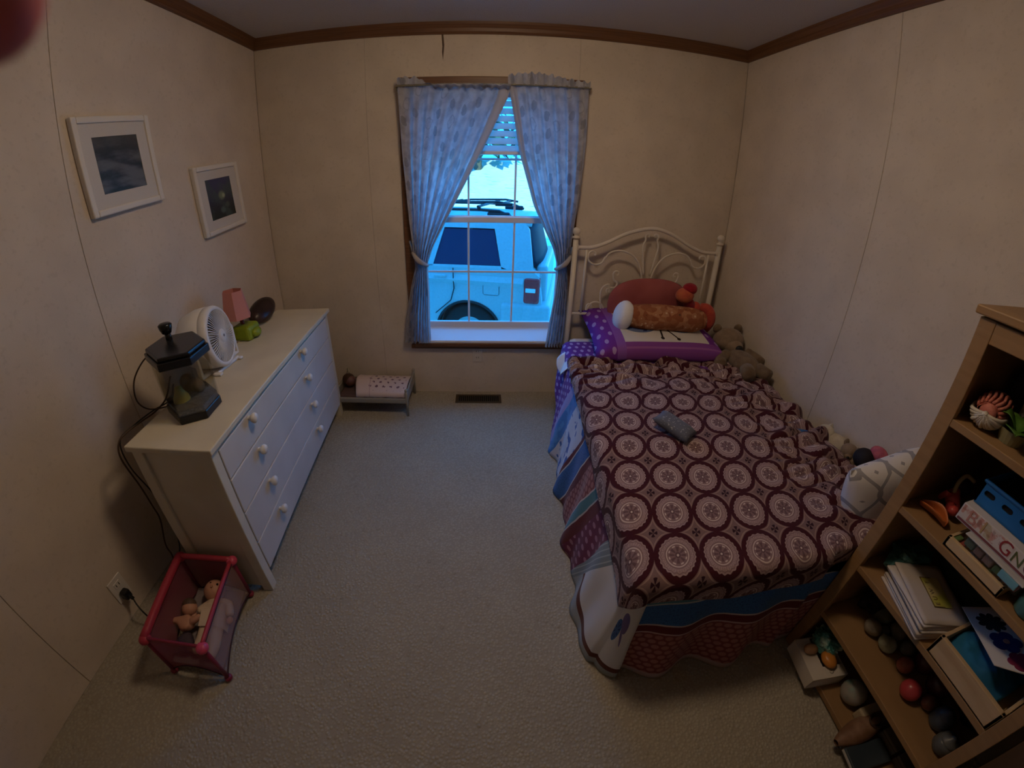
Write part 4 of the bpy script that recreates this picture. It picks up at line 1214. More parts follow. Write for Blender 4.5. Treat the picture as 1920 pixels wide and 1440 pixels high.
obj('lamp_knob', kb, black_gl, tank, smooth=True)
ob = B(); add_lathe(ob, [(.030, DT + .050), (.028, DT + .062), (.016, DT + .085), (.012, DT + .100), (0, DT + .104)], (-1.035, .985, 0), 12)
obj('ornament', ob, mat('yellow_green_ornament', color=(.42, .40, .07), rough=.6), tank, smooth=True, label='yellow green ornament')
ob = B(); add_ball(ob, (-1.04, 1.045, DT + .085), (.035, .025, .035)); add_ball(ob, (-1.005, 1.05, DT + .07), (.022, .02, .024)); obj('rock', ob, mat('tank_rock', color=(.22, .17, .13), rough=.8), tank, smooth=True)

# fan
fan_w = mat('fan_plastic', color=(.70, .69, .70), rough=.35)
fan = thing('desk_fan', 'white round desk fan behind the fish tank on the dresser', 'fan', (-1.13, 1.335, DT))
FC = Vector((-1.105, 1.335, DT + .138)); TL = Matrix.Rotation(math.radians(-7), 4, 'Y') @ Matrix.Rotation(math.radians(14), 4, 'Z')
def fx(t): t.transform(Matrix.Translation(FC) @ TL); return t
rim = fx(lathe([(.118, -.020), (.128, -.014), (.130, .012), (.124, .022), (.113, .024), (.110, .016), (.112, -.012)], (0, 0, 0), 44, axis='X'))
obj('fan_ring', rim, fan_w, fan, smooth=True)
hs = fx(lathe([(.122, -.012), (.130, -.018), (.128, -.060), (.112, -.115), (.07, -.150), (0, -.155)], (0, 0, 0), 40, axis='X'))
obj('fan_housing', hs, fan_w, fan, smooth=True)
obj('fan_hub', fx(lathe([(0, .034), (.020, .033), (.028, .028), (.030, .016), (0, .014)], (0, 0, 0), 24, axis='X')), fan_w, fan, smooth=True)
obj('hub_badge', fx(lathe([(0, .0352), (.006, .035), (.006, .0335), (0, .033)], (0, 0, 0), 12, axis='X')), mat('grey_badge', color=(.15, .14, .15), rough=.5), fan)
sp0 = None
for k in range(60):
    if sp0 is None:
        sp0 = obj('grille_spoke', tube([(.026, 0, .028), (.030, 0, .060), (.027, 0, .095), (.020, 0, .114)], .0016, 4), fan_w, fan, world=False)
        o = sp0
    else:
        o = sp0.copy(); COL.objects.link(o); o.parent = fan
    o.matrix_local = XF[fan.name].inverted() @ Matrix.Translation(FC) @ TL @ Matrix.Rotation(2 * PI * k / 60, 4, 'X')
for k in range(5):
    bl_ = B()
    def blade(u, v):
        a = 2 * PI * k / 5 + (v - .5) * 1.0 * (.6 + .4 * u); r_ = .025 + .078 * u
        return Vector((-.010 + (v - .5) * .030, r_ * math.cos(a), r_ * math.sin(a)))
    o = obj('fan_blade', fx(grid(6, 6, blade)), mat('grey_blade', color=(.42, .42, .45), rough=.4), fan, smooth=True); solid(o, .0015)
st = B(); add_box(st, (-1.19, 1.255, DT), (-1.075, 1.415, DT + .016), .007); add_box(st, (-1.165, 1.315, DT + .01), (-1.125, 1.355, DT + .05), .01)
obj('fan_stand', st, fan_w, fan)
for y in (1.252, 1.408): obj('foot', box((-1.10, y - .010, DT), (-1.06, y + .012, DT + .012), .005), fan_w, fan)
for y, sg in ((1.205, 1), (1.465, -1)): obj('yoke', box((-1.135, y - .007, DT + .004), (-1.115, y + .007, DT + .14), .004), fan_w, fan)
obj('yoke_base', box((-1.137, 1.200, DT + .002), (-1.113, 1.470, DT + .014), .004), fan_w, fan)

# little pink lamp on a green base
lampm = mat('pink_shade', lambda s: ((.74, .33, .29), s.noise(120, 2)), rough=.8, trans=.25)
tl = thing('table_lamp', 'small lamp with pink shade and lime green base behind the fan', 'lamp', (-1.19, 1.645, DT))
lime = mat('lime_plastic', lambda s: s.mix(s.noise(12, 2).ramp(.4, .6), (.20, .27, .012), (.26, .34, .02)), rough=.4)
b_ = B(); add_box(b_, (-1.225, 1.590, DT), (-1.125, 1.700, DT + .075), .018, 3); obj('lamp_base', b_, lime, tl, smooth=False)
obj('base_face', ball((-1.122, 1.650, DT + .030), (.020, .036, .024), 14, 10), lime, tl, smooth=True)
for y in (1.622, 1.682): obj('base_ear', ball((-1.135, y, DT + .052), (.012, .012, .012), 10, 8), lime, tl, smooth=True)
obj('lamp_stem', tube([(-1.185, 1.645, DT + .07), (-1.195, 1.640, DT + .16)], .010, 10), mat('stem_red', color=(.20, .03, .02), rough=.5), tl)
shd = lathe([(.072, DT + .112), (.050, DT + .248), (.048, DT + .248), (.070, DT + .112)], (-1.20, 1.635, 0), 6)
obj('lamp_shade', shd, lampm, tl)
o = obj('oval_dish', lathe([(0, .030), (.05, .034), (.085, .026), (.104, .008), (.108, -.004), (.098, -.012), (.05, -.022), (0, -.026)], (0, 0, 0), 36, sx=.56, sy=1.10), mat('dark_walnut', lambda s: (s.mix(s.noise(12, 3).ramp(.3, .7), (.020, .010, .010), (.045, .022, .020)), s.noise(50, 2)), rough=.28), smooth=True)
o.data.transform(Matrix.Rotation(math.radians(14), 4, 'X') @ Matrix.Rotation(math.radians(38), 4, 'Y'))
o.data.transform(Matrix.Translation((-1.215, 1.885, DT + .062)))
tag(o, 'dark brown oval wooden dish tilted against the wall on the dresser', 'dish'); origin_to(o, (-1.215, 1.885, DT))

# cords behind the dresser
pc = thing('power_cord', 'thin dark fish tank cord looping off the dresser beside the wall', 'cord', (-1.17, .95, DT))
pts = spl([(-1.125, 1.02, DT + .215), (-1.165, .995, DT + .19), (-1.200, .960, DT + .13), (-1.205, .945, DT + .06), (-1.185, .965, DT + .014), (-1.13, 1.0, DT + .008), (-1.115, 1.01, DT + .02)], 8)
obj('cord_loop', tube(pts, .0028, 6), brcord, pc, smooth=True)
pts = spl([(-1.13, 1.06, DT + .10), (-1.145, 1.02, DT + .03), (-1.16, .965, DT + .006), (-1.172, .90, DT + .004), (-1.178, .84, DT + .004), (-1.185, .80, DT - .01), (-1.20, .79, .66), (-1.235, .83, .50), (-1.27, .86, .36), (-1.285, .87, .27), (-1.28, .83, .17), (-1.27, .82, .10), (-1.25, .76, .03), (-1.27, .68, .006)], 6)
obj('cord_drop', tube(pts, .0032, 6), brcord, pc, smooth=True)
pts = spl([(-1.14, 1.07, DT + .06), (-1.15, 1.04, DT + .01), (-1.17, .97, DT + .008), (-1.18, .88, DT + .006), (-1.184, .805, DT - .008), (-1.19, .80, .62), (-1.215, .85, .45), (-1.24, .88, .28), (-1.24, .86, .15), (-1.25, .82, .08)], 6)
obj('cord_drop', tube(pts, .0026, 6), cordm, pc, smooth=True)
pl = thing('power_cord', 'black plug and cord in the wall outlet beside the pink playpen', 'cord', (-1.32, .59, .02))
pb = B(); add_box(pb, (XL + .0086, .590, .105), (XL + .040, .622, .148), .008, 2); add_tube(pb, [(XL + .035, .606, .126), (XL + .062, .60, .12)], .007, 8)
obj('plug', pb, black_plastic, pl)
obj('cord', tube(spl([(XL + .06, .60, .12), (XL + .085, .585, .105), (XL + .11, .575, .075), (XL + .12, .58, .03), (XL + .11, .62, .006), (XL + .10, .70, .006)]), .003, 6), cordm, pl, smooth=True)

# ------------------------------------------------------------------ doll crib under the corner of the window wall
silver = mat('grey_metal', color=(.34, .32, .27), rough=.4, metal=.3)
cb = thing('doll_crib', 'low grey metal doll crib on the carpet in the corner beyond the dresser', 'doll bed', (-.71, 2.20, 0))
CX0, CX1, CY_0, CY_1 = -.945, -.478, 2.065, 2.345
for x in (CX0, CX1):
    for y in (CY_0, CY_1):
        p = obj('leg', tube([(x, y, 0), (x, y, .185)], .0085, 10), silver, cb, smooth=True)
        obj('knob', ball((x, y, .190), .011, 10, 8), silver, p, smooth=True)
for y in (CY_0, CY_1): obj('side_rail', box((CX0, y - .007, .095), (CX1, y + .007, .132), .006), silver, cb)
for x in (CX0, CX1):
    obj('end_board', box((x - .006, CY_0, .10), (x + .006, CY_1, .175), .005), silver, cb)
cbm = obj('doll_mattress', box((CX0 + .01, CY_0 + .008, .105), (CX1 - .008, CY_1 - .008, .137), .012), mat('dark_red_ticking', color=(.10, .06, .055), rough=.9), cb)
tag(cbm)
def f_dollb(s):
    u, v = s.uv()
    dx, dy = cells(u, v, .058, .045); h = s.noise(60, 2, kind='UV')
    sp = ell(dx + (h - .5) * .03, dy + (h - .5) * .02, .011, .010).lt(1)
    c = s.mix(sp * u.gt(.10) * v.gt(.03) * v.lt(.24) * u.lt(.40), (.62, .50, .47), (.17, .10, .13))
    c = s.mix((u - .115).abs().lt(.003), c, (.45, .33, .33))
    return c, s.noise(30, 2, kind='UV')
def dbl(u, v):
    x = lerp(-.825 - .05 * math.sin(PI * v) * 0, CX1 - .010, u); y = lerp(CY_0 - .0 + .004, CY_1 - .012, v)
    x += (1 - u) * (-.03 * v + .03 * abs(v - .5))
    hgt = .150 + .050 * math.sin(PI * min(1, max(0, v * 1.02))) ** .7 * (1 - .45 * u) + .004 * mnoise.noise((x * 30, y * 30, 0))
    return Vector((x, y, hgt if v > .03 else hgt - .015))
o = obj('doll_blanket', grid(30, 22, dbl, lambda u, v: (u * .42, v * .28)), mat('doll_blanket_print', f_dollb, rough=.9), smooth=True); solid(o, .005)
tag(o, 'pale pink doll blanket with small dark print covering the doll in the crib', 'blanket')
dollskin = mat('brown_doll_skin', color=(.13, .055, .04), rough=.5)
dl_ = thing('doll', 'brown doll with dark hair lying under the printed doll blanket', 'doll', (-.86, 2.20, .137))
skin('body', [(-.845, 2.20, .163), (-.80, 2.20, .160), (-.74, 2.20, .158), (-.74, 2.20, .158), (-.66, 2.175, .155), (-.58, 2.17, .153), (-.66, 2.225, .155), (-.58, 2.23, .153), (-.80, 2.15, .158), (-.75, 2.135, .155), (-.80, 2.25, .158), (-.75, 2.265, .155)],
     [(0, 1), (1, 2), (2, 4), (4, 5), (2, 6), (6, 7), (1, 8), (8, 9), (1, 10), (10, 11)], [.014, .022, .022, .02, .014, .010, .014, .010, .012, .009, .012, .009], dollskin, dl_, root=2, sub=1)
obj('head', ball((-.880, 2.19, .185), (.036, .036, .038), 16, 12), dollskin, dl_, smooth=True)
obj('hair', ball((-.895, 2.20, .195), (.040, .040, .036), 16, 12), mat('doll_hair', lambda s: ((.05, .022, .010), s.noise(200, 2)), rough=.7, bstr=.6), dl_, smooth=True)

# ------------------------------------------------------------------ pink playpen with baby dolls
pk = thing('doll_playpen', 'pink mesh doll playpen on the carpet at the dresser end', 'playpen', (-1.0, .62, 0), 0)
T = {'NL': (-1.052, .430), 'NR': (-.842, .448), 'FL': (-1.122, .750), 'FR': (-.905, .772)}
padm = mat('pink_vinyl', lambda s: ((.36, .03, .055), s.noise(20, 2)), rough=.45)
dpink = mat('dark_pink_plastic', color=(.20, .018, .045), rough=.4)
hpink = mat('hot_pink_plastic', color=(.55, .06, .13), rough=.4)
black_trim = mat('maroon_piping', color=(.035, .006, .014), rough=.6)
meshm = mat('pink_mesh_cloth', lambda s: (.26, .05, .09), rough=.8, alpha=.72)
meshw = mat('sheer_white_mesh', lambda s: (.44, .28, .27), rough=.8, alpha=.42)
ZT = .235
for n, (x, y) in T.items():
    lg = obj('leg', tube([(x, y, .012), (x, y, ZT - .01)], .008, 10), dpink, pk, smooth=True)
    obj('foot', ball((x, y, .0125), (.0145, .0145, .0125), 12, 8), dpink, lg, smooth=True)
    obj('corner_cap', ball((x, y, ZT - .008), (.021, .021, .018), 14, 10), hpink if n in ('NR', 'FR') else padm, lg, smooth=True)
def rail(a, b, r, m=padm): return obj('padded_rail', tube([(*lerpv(T[a], T[b], t), ZT + .002 * math.sin(PI * t)) for t in [k / 10 for k in range(11)]], r, 12), m, pk, smooth=True)
def lerpv(a, b, t): return (lerp(a[0], b[0], t), lerp(a[1], b[1], t))
rail('NL', 'FL', .015); rail('FL', 'FR', .011); rail('NR', 'FR', .0075); rail('NL', 'NR', .006, dpink)
def sidec(a, b, m, sag, bulge):
    def f(u, v):
        x, y = lerpv(T[a], T[b], u); z0 = .018 + sag * math.sin(PI * u) ** .8
        cx, cy = -.985, .60; d = Vector((x - cx, y - cy)); k = 1 + bulge * math.sin(PI * v) * math.sin(PI * u)
        return Vector((cx + d.x * k, cy + d.y * k, lerp(z0, ZT, v)))
    o = obj('mesh_side', grid(20, 10, f), m, pk, smooth=True)
    obj('piping', tube([f(k / 20, 0) for k in range(21)], .0032, 6), black_trim, pk, smooth=True)
    if a == 'NR' : obj('piping', tube([f(k / 20, .985) + Vector((.006, 0, 0)) for k in range(21)], .0028, 6), black_trim, pk, smooth=True)
sidec('NR', 'FR', meshw, .045, .05); sidec('NL', 'NR', meshm, .055, .06); sidec('FL', 'FR', meshm, .05, .0); sidec('NL', 'FL', meshm, .05, .02)
pfl = grid(8, 8, lambda u, v: Vector((*lerpv(lerpv(T['NL'], T['NR'], .04 + .92 * u), lerpv(T['FL'], T['FR'], .04 + .92 * u), .04 + .92 * v), .05)))
o = obj('playpen_floor', pfl, mat('grey_pad', color=(.24, .20, .20), rough=.9), pk); solid(o, .012)
baby = mat('doll_skin', color=(.52, .27, .18), rough=.5)
bd = thing('baby_doll', 'larger baby doll in cream sleepsuit lying in the pink playpen', 'doll', (-.96, .66, .05))
creamc = mat('cream_sleepsuit', lambda s: ((.62, .49, .36), s.noise(60, 2)), rough=.9)
skin('body', [(-.975, .690, .085), (-.962, .655, .085), (-.945, .61, .085), (-.935, .575, .082), (-.955, .52, .078), (-.965, .475, .075), (-.905, .52, .078), (-.900, .475, .075), (-1.0, .665, .085), (-1.03, .62, .085), (-.92, .67, .085), (-.895, .63, .085)],
     [(0, 1), (1, 2), (2, 3), (3, 4), (4, 5), (3, 6), (6, 7), (1, 8), (8, 9), (1, 10), (10, 11)], [.018, .036, .040, .036, .024, .018, .024, .018, .022, .015, .022, .015], creamc, bd, root=2, sub=2, label='cream sleepsuit')
obj('head', ball((-1.0, .714, .098), (.040, .042, .040), 18, 12), baby, bd, smooth=True)
obj('nose', ball((-.992, .707, .140), (.005, .006, .005), 8, 6), baby, bd, smooth=True)
for dx_ in (-.014, .014): obj('eye', ball((-.992 + dx_, .722, .134), .0045, 8, 6), mat('doll_eye', color=(.02, .015, .012), rough=.2), bd, smooth=True)
for x, y in ((-1.038, .607), (-.890, .617)): obj('doll_hand', ball((x, y, .085), (.013, .015, .011), 10, 8), baby, bd, smooth=True)
b2 = thing('baby_doll', 'small bare baby doll in dark trousers lying beside the larger baby doll', 'doll', (-1.04, .58, .05))
skin('body', [(-1.048, .595, .105), (-1.04, .57, .100), (-1.025, .54, .09), (-1.08, .565, .11), (-1.105, .55, .10), (-1.0, .58, .115), (-.985, .60, .12)], [(0, 1), (1, 2), (1, 3), (3, 4), (1, 5), (5, 6)], [.012, .022, .024, .013, .010, .013, .010], baby, b2, root=1, sub=2)
obj('head', ball((-1.055, .622, .105), (.028, .029, .028), 16, 12), baby, b2, smooth=True)
skin('trousers', [(-1.025, .54, .09), (-1.01, .52, .085), (-1.02, .47, .075), (-.985, .475, .075)], [(0, 1), (1, 2), (1, 3)], [.027, .027, .018, .018], mat('dark_trousers', color=(.06, .04, .055), rough=.8), b2, root=1, sub=2)
obj('hair', ball((-1.06, .632, .110), (.027, .026, .026), 14, 10), mat('doll_hair_fair', color=(.10, .06, .04), rough=.7), b2, smooth=True)

# ------------------------------------------------------------------ bookcase
def f_pine(s):
    x, y, z = s.xyz()
    g = s.noise(1, 5, vec=s.vec(x * 9, y * 9, z * 9)); st = s.noise(1, 3, vec=s.vec(x * 14, y * 3, z * 50)); kn = s.voro(3.2)
    c = s.mix(st.ramp(.35, .65), (.275, .160, .070), (.315, .185, .083))
    c = s.mix(g.ramp(.55, .75) * .3, c, (.20, .105, .045)); c = s.mix((1 - kn.ramp(.02, .06)) * .5, c, (.12, .06, .025))
    return c, st
pine = mat('honey_wood', f_pine, rough=.5, bstr=.06, bdist=.001)
pine_l = mat('light_wood', lambda s: (s.mix(s.noise(1, 4, vec=s.vec(s.xyz()[0] * 20, s.xyz()[1] * 4, s.xyz()[2] * 40)).ramp(.35, .65), (.48, .33, .175), (.57, .41, .23)), None)[0], rough=.55)
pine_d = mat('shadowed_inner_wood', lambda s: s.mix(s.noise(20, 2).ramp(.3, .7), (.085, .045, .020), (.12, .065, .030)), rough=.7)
BX, BXB, BY0, BY1, BH = 1.135, 1.565, -.048, .545, 1.298
bc = thing('bookcase', 'honey coloured wooden bookcase full of toys against the right wall', 'bookcase', (1.35, .25, 0))
def K(name, a, b, bev=.002, m=None, par=None, **k): return obj(name, box(a, b, bev), m or pine, par or bc, **k)
K('side_panel', (BX + .018, BY1 - .022, 0), (BXB, BY1, BH - .02)); K('side_panel', (BX + .018, BY0, 0), (BXB, BY0 + .022, BH - .02))
K('stile', (BX, BY1 - .040, 0), (BX + .019, BY1, BH - .022)); K('stile', (BX, BY0, 0), (BX + .019, BY0 + .036, BH - .022))
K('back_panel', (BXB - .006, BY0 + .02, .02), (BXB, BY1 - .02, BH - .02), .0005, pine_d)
K('top_board', (BX - .012, BY0 - .012, BH - .018), (BXB, BY1 + .012, BH + .004), .004)
K('top_rail', (BX + .001, BY0 + .036, BH - .075), (BX + .018, BY1 - .040, BH - .024))
SZ = [1.025, .742, .492, .250, .036]
for z in SZ: K('shelf', (BX + .002, BY0 + .022, z - .021), (BXB - .006, BY1 - .022, z), .002)
K('plinth', (BX + .012, BY0 + .03, 0), (BX + .024, BY1 - .03, .016))
S1, S2, S3, S4, S5 = [z + .0006 for z in SZ]

# dark brown door standing open beside the bookcase
dk_wood = mat('dark_door_wood', lambda s: s.mix(s.noise(1, 4, vec=s.vec(s.xyz()[0] * 12, s.xyz()[1] * 40, s.xyz()[2] * 3)).ramp(.35, .65), (.075, .042, .022), (.10, .058, .030)), rough=.45)
dor = thing('door_1', 'dark brown door standing open beside the bookcase', None, (1.17, -.075, 0), kind='structure')
obj('door_panel', box((1.150, -.85, .012), (1.188, -.075, 2.03), .002), dk_wood, dor)
obj('door_handle', lathe([(0, -.055), (.022, -.053), (.028, -.040), (.020, -.025), (.011, -.018), (.011, 0), (.03, 0), (.03, .006)], (1.145, -.79, .95), 20, axis='X'), mat('brass', color=(.5, .36, .14), metal=1, rough=.3), dor, smooth=True)
for z in (.25, 1.02, 1.80): obj('hinge', tube([(1.168, -.068, z - .04), (1.168, -.068, z + .04)], .007, 8), MATS['brass'], dor)

# top shelf: yarn, green pot and leaves
yr = thing('yarn_skein', 'pink and white yarn skein at the far end of the upper shelf', 'yarn', (1.215, .462, S1))
wy = mat('white_yarn', lambda s: ((.60, .55, .46), s.noise(300, 2)), rough=.95); py_ = mat('pink_yarn', lambda s: (s.mix(s.noise(60, 2).ramp(.4, .6), (.55, .20, .15), (.46, .14, .10)), s.noise(300, 2)), rough=.95)
YC = Vector((1.215, .462, S1 + .046)); YRt = Matrix.Rotation(math.radians(12), 3, 'Z')
def yp(a, t, r): return YC + YRt @ Vector((t, r * math.cos(a), r * math.sin(a)))
for k in range(13):
    a = math.radians(-175 + 14 * k); ca, sa = math.cos(a), math.sin(a); wv = .003 * math.sin(k * 2.3)
    path = [(.035 + wv * 4, .038), (.005, .041 + wv), (-.030, .040), (-.050, .032 + wv), (-.060, .016), (-.061 + wv, -.006)]
    obj('white_strand', tube(spl([YC + YRt @ Vector((t_, r_ * ca, r_ * sa)) for t_, r_ in path], 4), .0048, 6), wy, yr, smooth=True)
t = grid(24, 14, lambda u, v: YC + YRt @ Vector((lerp(-.048, .095, v), (.036 * math.sin(PI * (.15 + .8 * v)) ** .5 * (1 + .05 * math.sin(14 * PI * u))) * math.cos(2 * PI * u), (.033 * math.sin(PI * (.15 + .8 * v)) ** .5 * (1 + .05 * math.sin(14 * PI * u))) * math.sin(2 * PI * u))), close_u=True)
obj('pink_skein', t, py_, yr, smooth=True)
for k in range(9):
    a = .3 + k * .34
    obj('pink_strand', tube([yp(a + .1 * math.sin(j), lerp(-.045, .08, j / 8), .037 * math.sin(PI * (.15 + .8 * j / 8)) ** .5 + .002) for j in range(9)], .0042, 6), py_, yr, smooth=True)
obj('end_tuft', ball(YC + YRt @ Vector((-.044, 0, .003)), (.014, .022, .021), 12, 8), py_, yr, smooth=True)
leafg = mat('toy_green', lambda s: s.mix(s.noise(30, 2).ramp(.35, .65), (.05, .135, .018), (.10, .21, .03)), rough=.45)
gp = thing('toy_planter', 'green toy planter with leaves and white block on the upper shelf', 'toy', (1.215, .39, S1))
obj('pot', lathe([(0, 0), (.026, 0), (.036, .034), (.033, .034), (.024, .006), (0, .006)], (1.212, .392, S1), 20), mat('olive_pot', color=(.24, .22, .11), rough=.6), gp, smooth=False)
for a, l_, zt in ((.4, .055, .030), (2.0, .05, .04), (3.5, .065, .020), (4.4, .07, .015), (5.3, .05, .045)):
    d = Vector((math.cos(a), math.sin(a), 0)); w = Vector((-d.y, d.x, 0))
    lf = grid(8, 4, lambda u, v: Vector((1.212, .388, S1 + .03)) + d * (l_ * u) + w * ((v - .5) * .058 * math.sin(PI * (.08 + .9 * u))) + Vector((0, 0, zt * math.sin(PI * u * .7) - .006 * (1 - abs(2 * v - 1)))))
    o = obj('leaf', lf, leafg, gp, smooth=True); solid(o, .002)
o = obj('paper_roll', lathe([(.012, 0), (.032, 0), (.034, .005), (.034, .075), (.030, .078), (.012, .078), (.012, 0)], (1.325, .405, S1), 22), mat('cream_paper', color=(.60, .57, .46), rough=.8), smooth=False)
tag(o, 'cream paper roll standing behind the green toy planter on the upper shelf', 'paper roll'); origin_to(o, (1.325, .405, S1))
o = obj('dark_bin', box((1.345, .12, S1), (1.52, .50, S1 + .125), .02, 3), mat('dark_violet_cloth', color=(.035, .022, .035), rough=.9))
tag(o, 'dark fabric bin at the back of the upper shelf', 'bin'); origin_to(o, (1.43, .31, S1))

# second shelf: small toys, tray, clear case, game box, blue basket
orange_p = mat('orange_toy_plastic', color=(.46, .13, .035), rough=.4); red_p = mat('red_toy_plastic', color=(.42, .05, .045), rough=.4)
o = obj('toy_boat', grid(16, 8, lambda u, v: Vector((1.195 + .018 * math.sin(PI * v) * math.sin(PI * u), lerp(.492, .405, u), S2 + .003 + .036 * abs(2 * v - 1) ** 1.4 * (.4 + .6 * math.sin(PI * u)) + .006 * (2 * u - 1) ** 2)) + Vector(((v - .5) * .045 * math.sin(PI * (.06 + .88 * u)), 0, 0))), orange_p, smooth=True); solid(o, .003)
tag(o, 'orange leaf shaped toy lying at the edge of the second shelf', 'toy'); origin_to(o, (1.195, .45, S2))
rt = thing('toy_dragon', 'red tangled toy figure with a pale tail on the second shelf', 'toy', (1.275, .455, S2))
skin('body', [(1.262, .45, S2 + .022), (1.29, .46, S2 + .035), (1.31, .47, S2 + .055), (1.265, .475, S2 + .05), (1.255, .425, S2 + .016), (1.29, .43, S2 + .014), (1.32, .455, S2 + .016), (1.318, .49, S2 + .03), (1.28, .49, S2 + .016)], [(0, 1), (1, 2), (1, 3), (0, 4), (1, 5), (1, 6), (2, 7), (3, 8)], [.017, .016, .012, .010, .011, .010, .010, .008, .008], red_p, rt, root=0, sub=2)
obj('head', ball((1.250, .428, S2 + .030), (.016, .015, .014), 12, 8), red_p, rt, smooth=True)
obj('tail', tube(spl([(1.285, .462, S2 + .04), (1.30, .475, S2 + .075), (1.325, .475, S2 + .098), (1.345, .455, S2 + .09)], 5), .006, 8), mat('pale_toy', color=(.45, .36, .20), rough=.5), rt, smooth=True)
for p, r, nm, lb, cc in (((1.345, .425, S2), .024, 'toy_ball', 'small grey green ball beside the red toy figure', (.13, .17, .14)), ((1.395, .495, S2), .03, 'toy_ball', 'dark violet ball at the back corner of the second shelf', (.06, .045, .075)), ((1.31, .398, S2), .018, 'toy_ball', 'smallest dark green ball between the red toy and the game box', (.03, .05, .035))):
    o = obj(nm, ball((p[0], p[1], p[2] + r), r, 16, 12), mat('ball_%02d%02d' % (int(cc[0] * 99), int(cc[1] * 99)), color=cc, rough=.45), smooth=True); tag(o, lb, 'ball', 'loose toys on the second shelf'); origin_to(o, p)

pt_ = thing('wooden_tray', 'light wooden puzzle tray at the front of the second shelf', 'tray', (1.27, .28, S2))
TY0, TY1, TX0, TX1 = .192, .366, 1.142, 1.40
for a, b, n in (((TX0, TY0, S2), (TX0 + .012, TY1, S2 + .030), 'tray_side'), ((TX1 - .01, TY0, S2), (TX1, TY1, S2 + .030), 'tray_side'), ((TX0, TY0, S2), (TX1, TY0 + .008, S2 + .030), 'tray_side'), ((TX0, TY1 - .008, S2), (TX1, TY1, S2 + .030), 'tray_side'), ((TX0, TY0, S2), (TX1, TY1, S2 + .006), 'tray_base')):
    K(n, a, b, .001, pine_l, pt_)
pc_cols = [(.55, .22, .04), (.45, .06, .04), (.10, .16, .05), (.50, .36, .08), (.25, .07, .12), (.06, .09, .22)]
pcm = [mat('puzzle_%d' % i, color=c_, rough=.5) for i, c_ in enumerate(pc_cols)]
for k in range(9):
    y = TY0 + .013 + k * .0172
    o = obj('puzzle_piece', box((TX0 + .0135, y, S2 + .0065), (TX0 + .045, y + .0145, S2 + .022 + .0035 * (k % 3)), .003), pcm[k % 6]); tag(o, None, None)
    o['label'] = ['orange', 'red', 'dark green', 'yellow', 'plum', 'navy', 'second orange', 'second red', 'second dark green'][k] + ' puzzle piece standing in the front of the wooden tray'
    o['category'] = 'puzzle piece'; o['group'] = 'puzzle pieces in the wooden tray'; origin_to(o, (TX0 + .03, y, S2 + .0065))
cs = thing('clear_case', 'clear plastic case of coloured pieces lying flat on the wooden tray', 'case', (1.24, .255, S2 + .0305))
cz = S2 + .0308
obj('case_shell', box((1.150, .168, cz), (1.335, .336, cz + .0335), .004), glass_mat('case_plastic', (.86, .84, .84), .10), cs)
for k, (x, y, w, l, h, c_) in enumerate([(1.168, .318, .022, .026, .022, (.07, .14, .13)), (1.166, .290, .020, .024, .024, (.18, .12, .11)), (1.168, .262, .024, .026, .026, (.20, .15, .14)), (1.166, .234, .020, .022, .020, (.05, .12, .03)), (1.168, .222, .012, .010, .024, (.44, .40, .06)), (1.167, .206, .022, .016, .026, (.36, .09, .03)), (1.168, .185, .024, .020, .022, (.30, .07, .08)),
    (1.21, .30, .04, .05, .020, (.20, .17, .16)), (1.21, .235, .04, .05, .022, (.16, .12, .12)), (1.26, .27, .04, .10, .020, (.22, .18, .17))]):
    obj('coloured_piece', box((x - w / 2, y - l / 2, cz + .002), (x + w / 2, y + l / 2, cz + .002 + h), .003), mat('piece_%d' % k, color=c_, rough=.5), cs)
obj('case_latch', box((1.146, .176, cz + .010), (1.151, .226, cz + .030), .002), mat('sky_blue_latch', color=(.16, .38, .48), rough=.4), cs, label='light blue latch')
obj('case_rim', box((1.148, .166, cz + .0300), (1.337, .338, cz + .0340), .0015), mat('clear_rim', color=(.50, .50, .50), rough=.2), cs)

gb = thing('game_box', 'white game box with pink print and lettering lying on the clear case', 'box', (1.29, .25, S2 + .066))
GZ0, GZ1, GX0, GX1, GY0, GY1 = S2 + .0655, S2 + .114, 1.168, 1.40, .115, .388
def f_game(s):
    x, y, z = s.xyz()
    n = s.noise(55, 3); n2 = s.noise(26, 2); w = s.noise(80, 2)
    c = s.mix(n.ramp(.50, .58), (.60, .54, .52), (.52, .28, .24)); c = s.mix((n2.gt(.60)) * .6, c, (.40, .36, .18))
    return s.mix(w.ramp(.60, .64) * .45, c, (.20, .08, .07))
obj('box_body', box((GX0, GY0, GZ0), (GX1, GY1, GZ1), .0015), mat('game_box_card', color=(.58, .54, .53), rough=.6), gb)
obj('printed_edge', box((GX0 - .0007, .235, GZ0 + .012), (GX0 + .001, GY1 - .004, GZ1 - .003), 0), mat('pink_print', f_game, rough=.55), gb, label='pink printed edge')
obj('printed_band', box((GX0 - .0007, GY0 + .004, GZ0 + .003), (GX0 + .001, GY1 - .004, GZ0 + .009), 0), mat('plum_band', color=(.17, .05, .06), rough=.6), gb, label='plum printed band')
for ch, y, c_ in (('B', .352, (.46, .22, .19)), ('I', .318, (.44, .30, .14)), ('G', .252, (.26, .03, .04)), ('O', .180, (.14, .05, .12))):
    text('lettering', ch, .048, mat('letter_' + ch, color=c_, rough=.5), gb, frame_mtx((GX0 - .0012, y, GZ0 + .028), (0, -1, 0), (0, 0, 1)))
text('lettering', 'N', .040, mat('letter_olive', color=(.10, .12, .05), rough=.5), gb, frame_mtx((GX0 - .0012, .217, GZ0 + .026), (0, -1, 0), (0, 0, 1)))

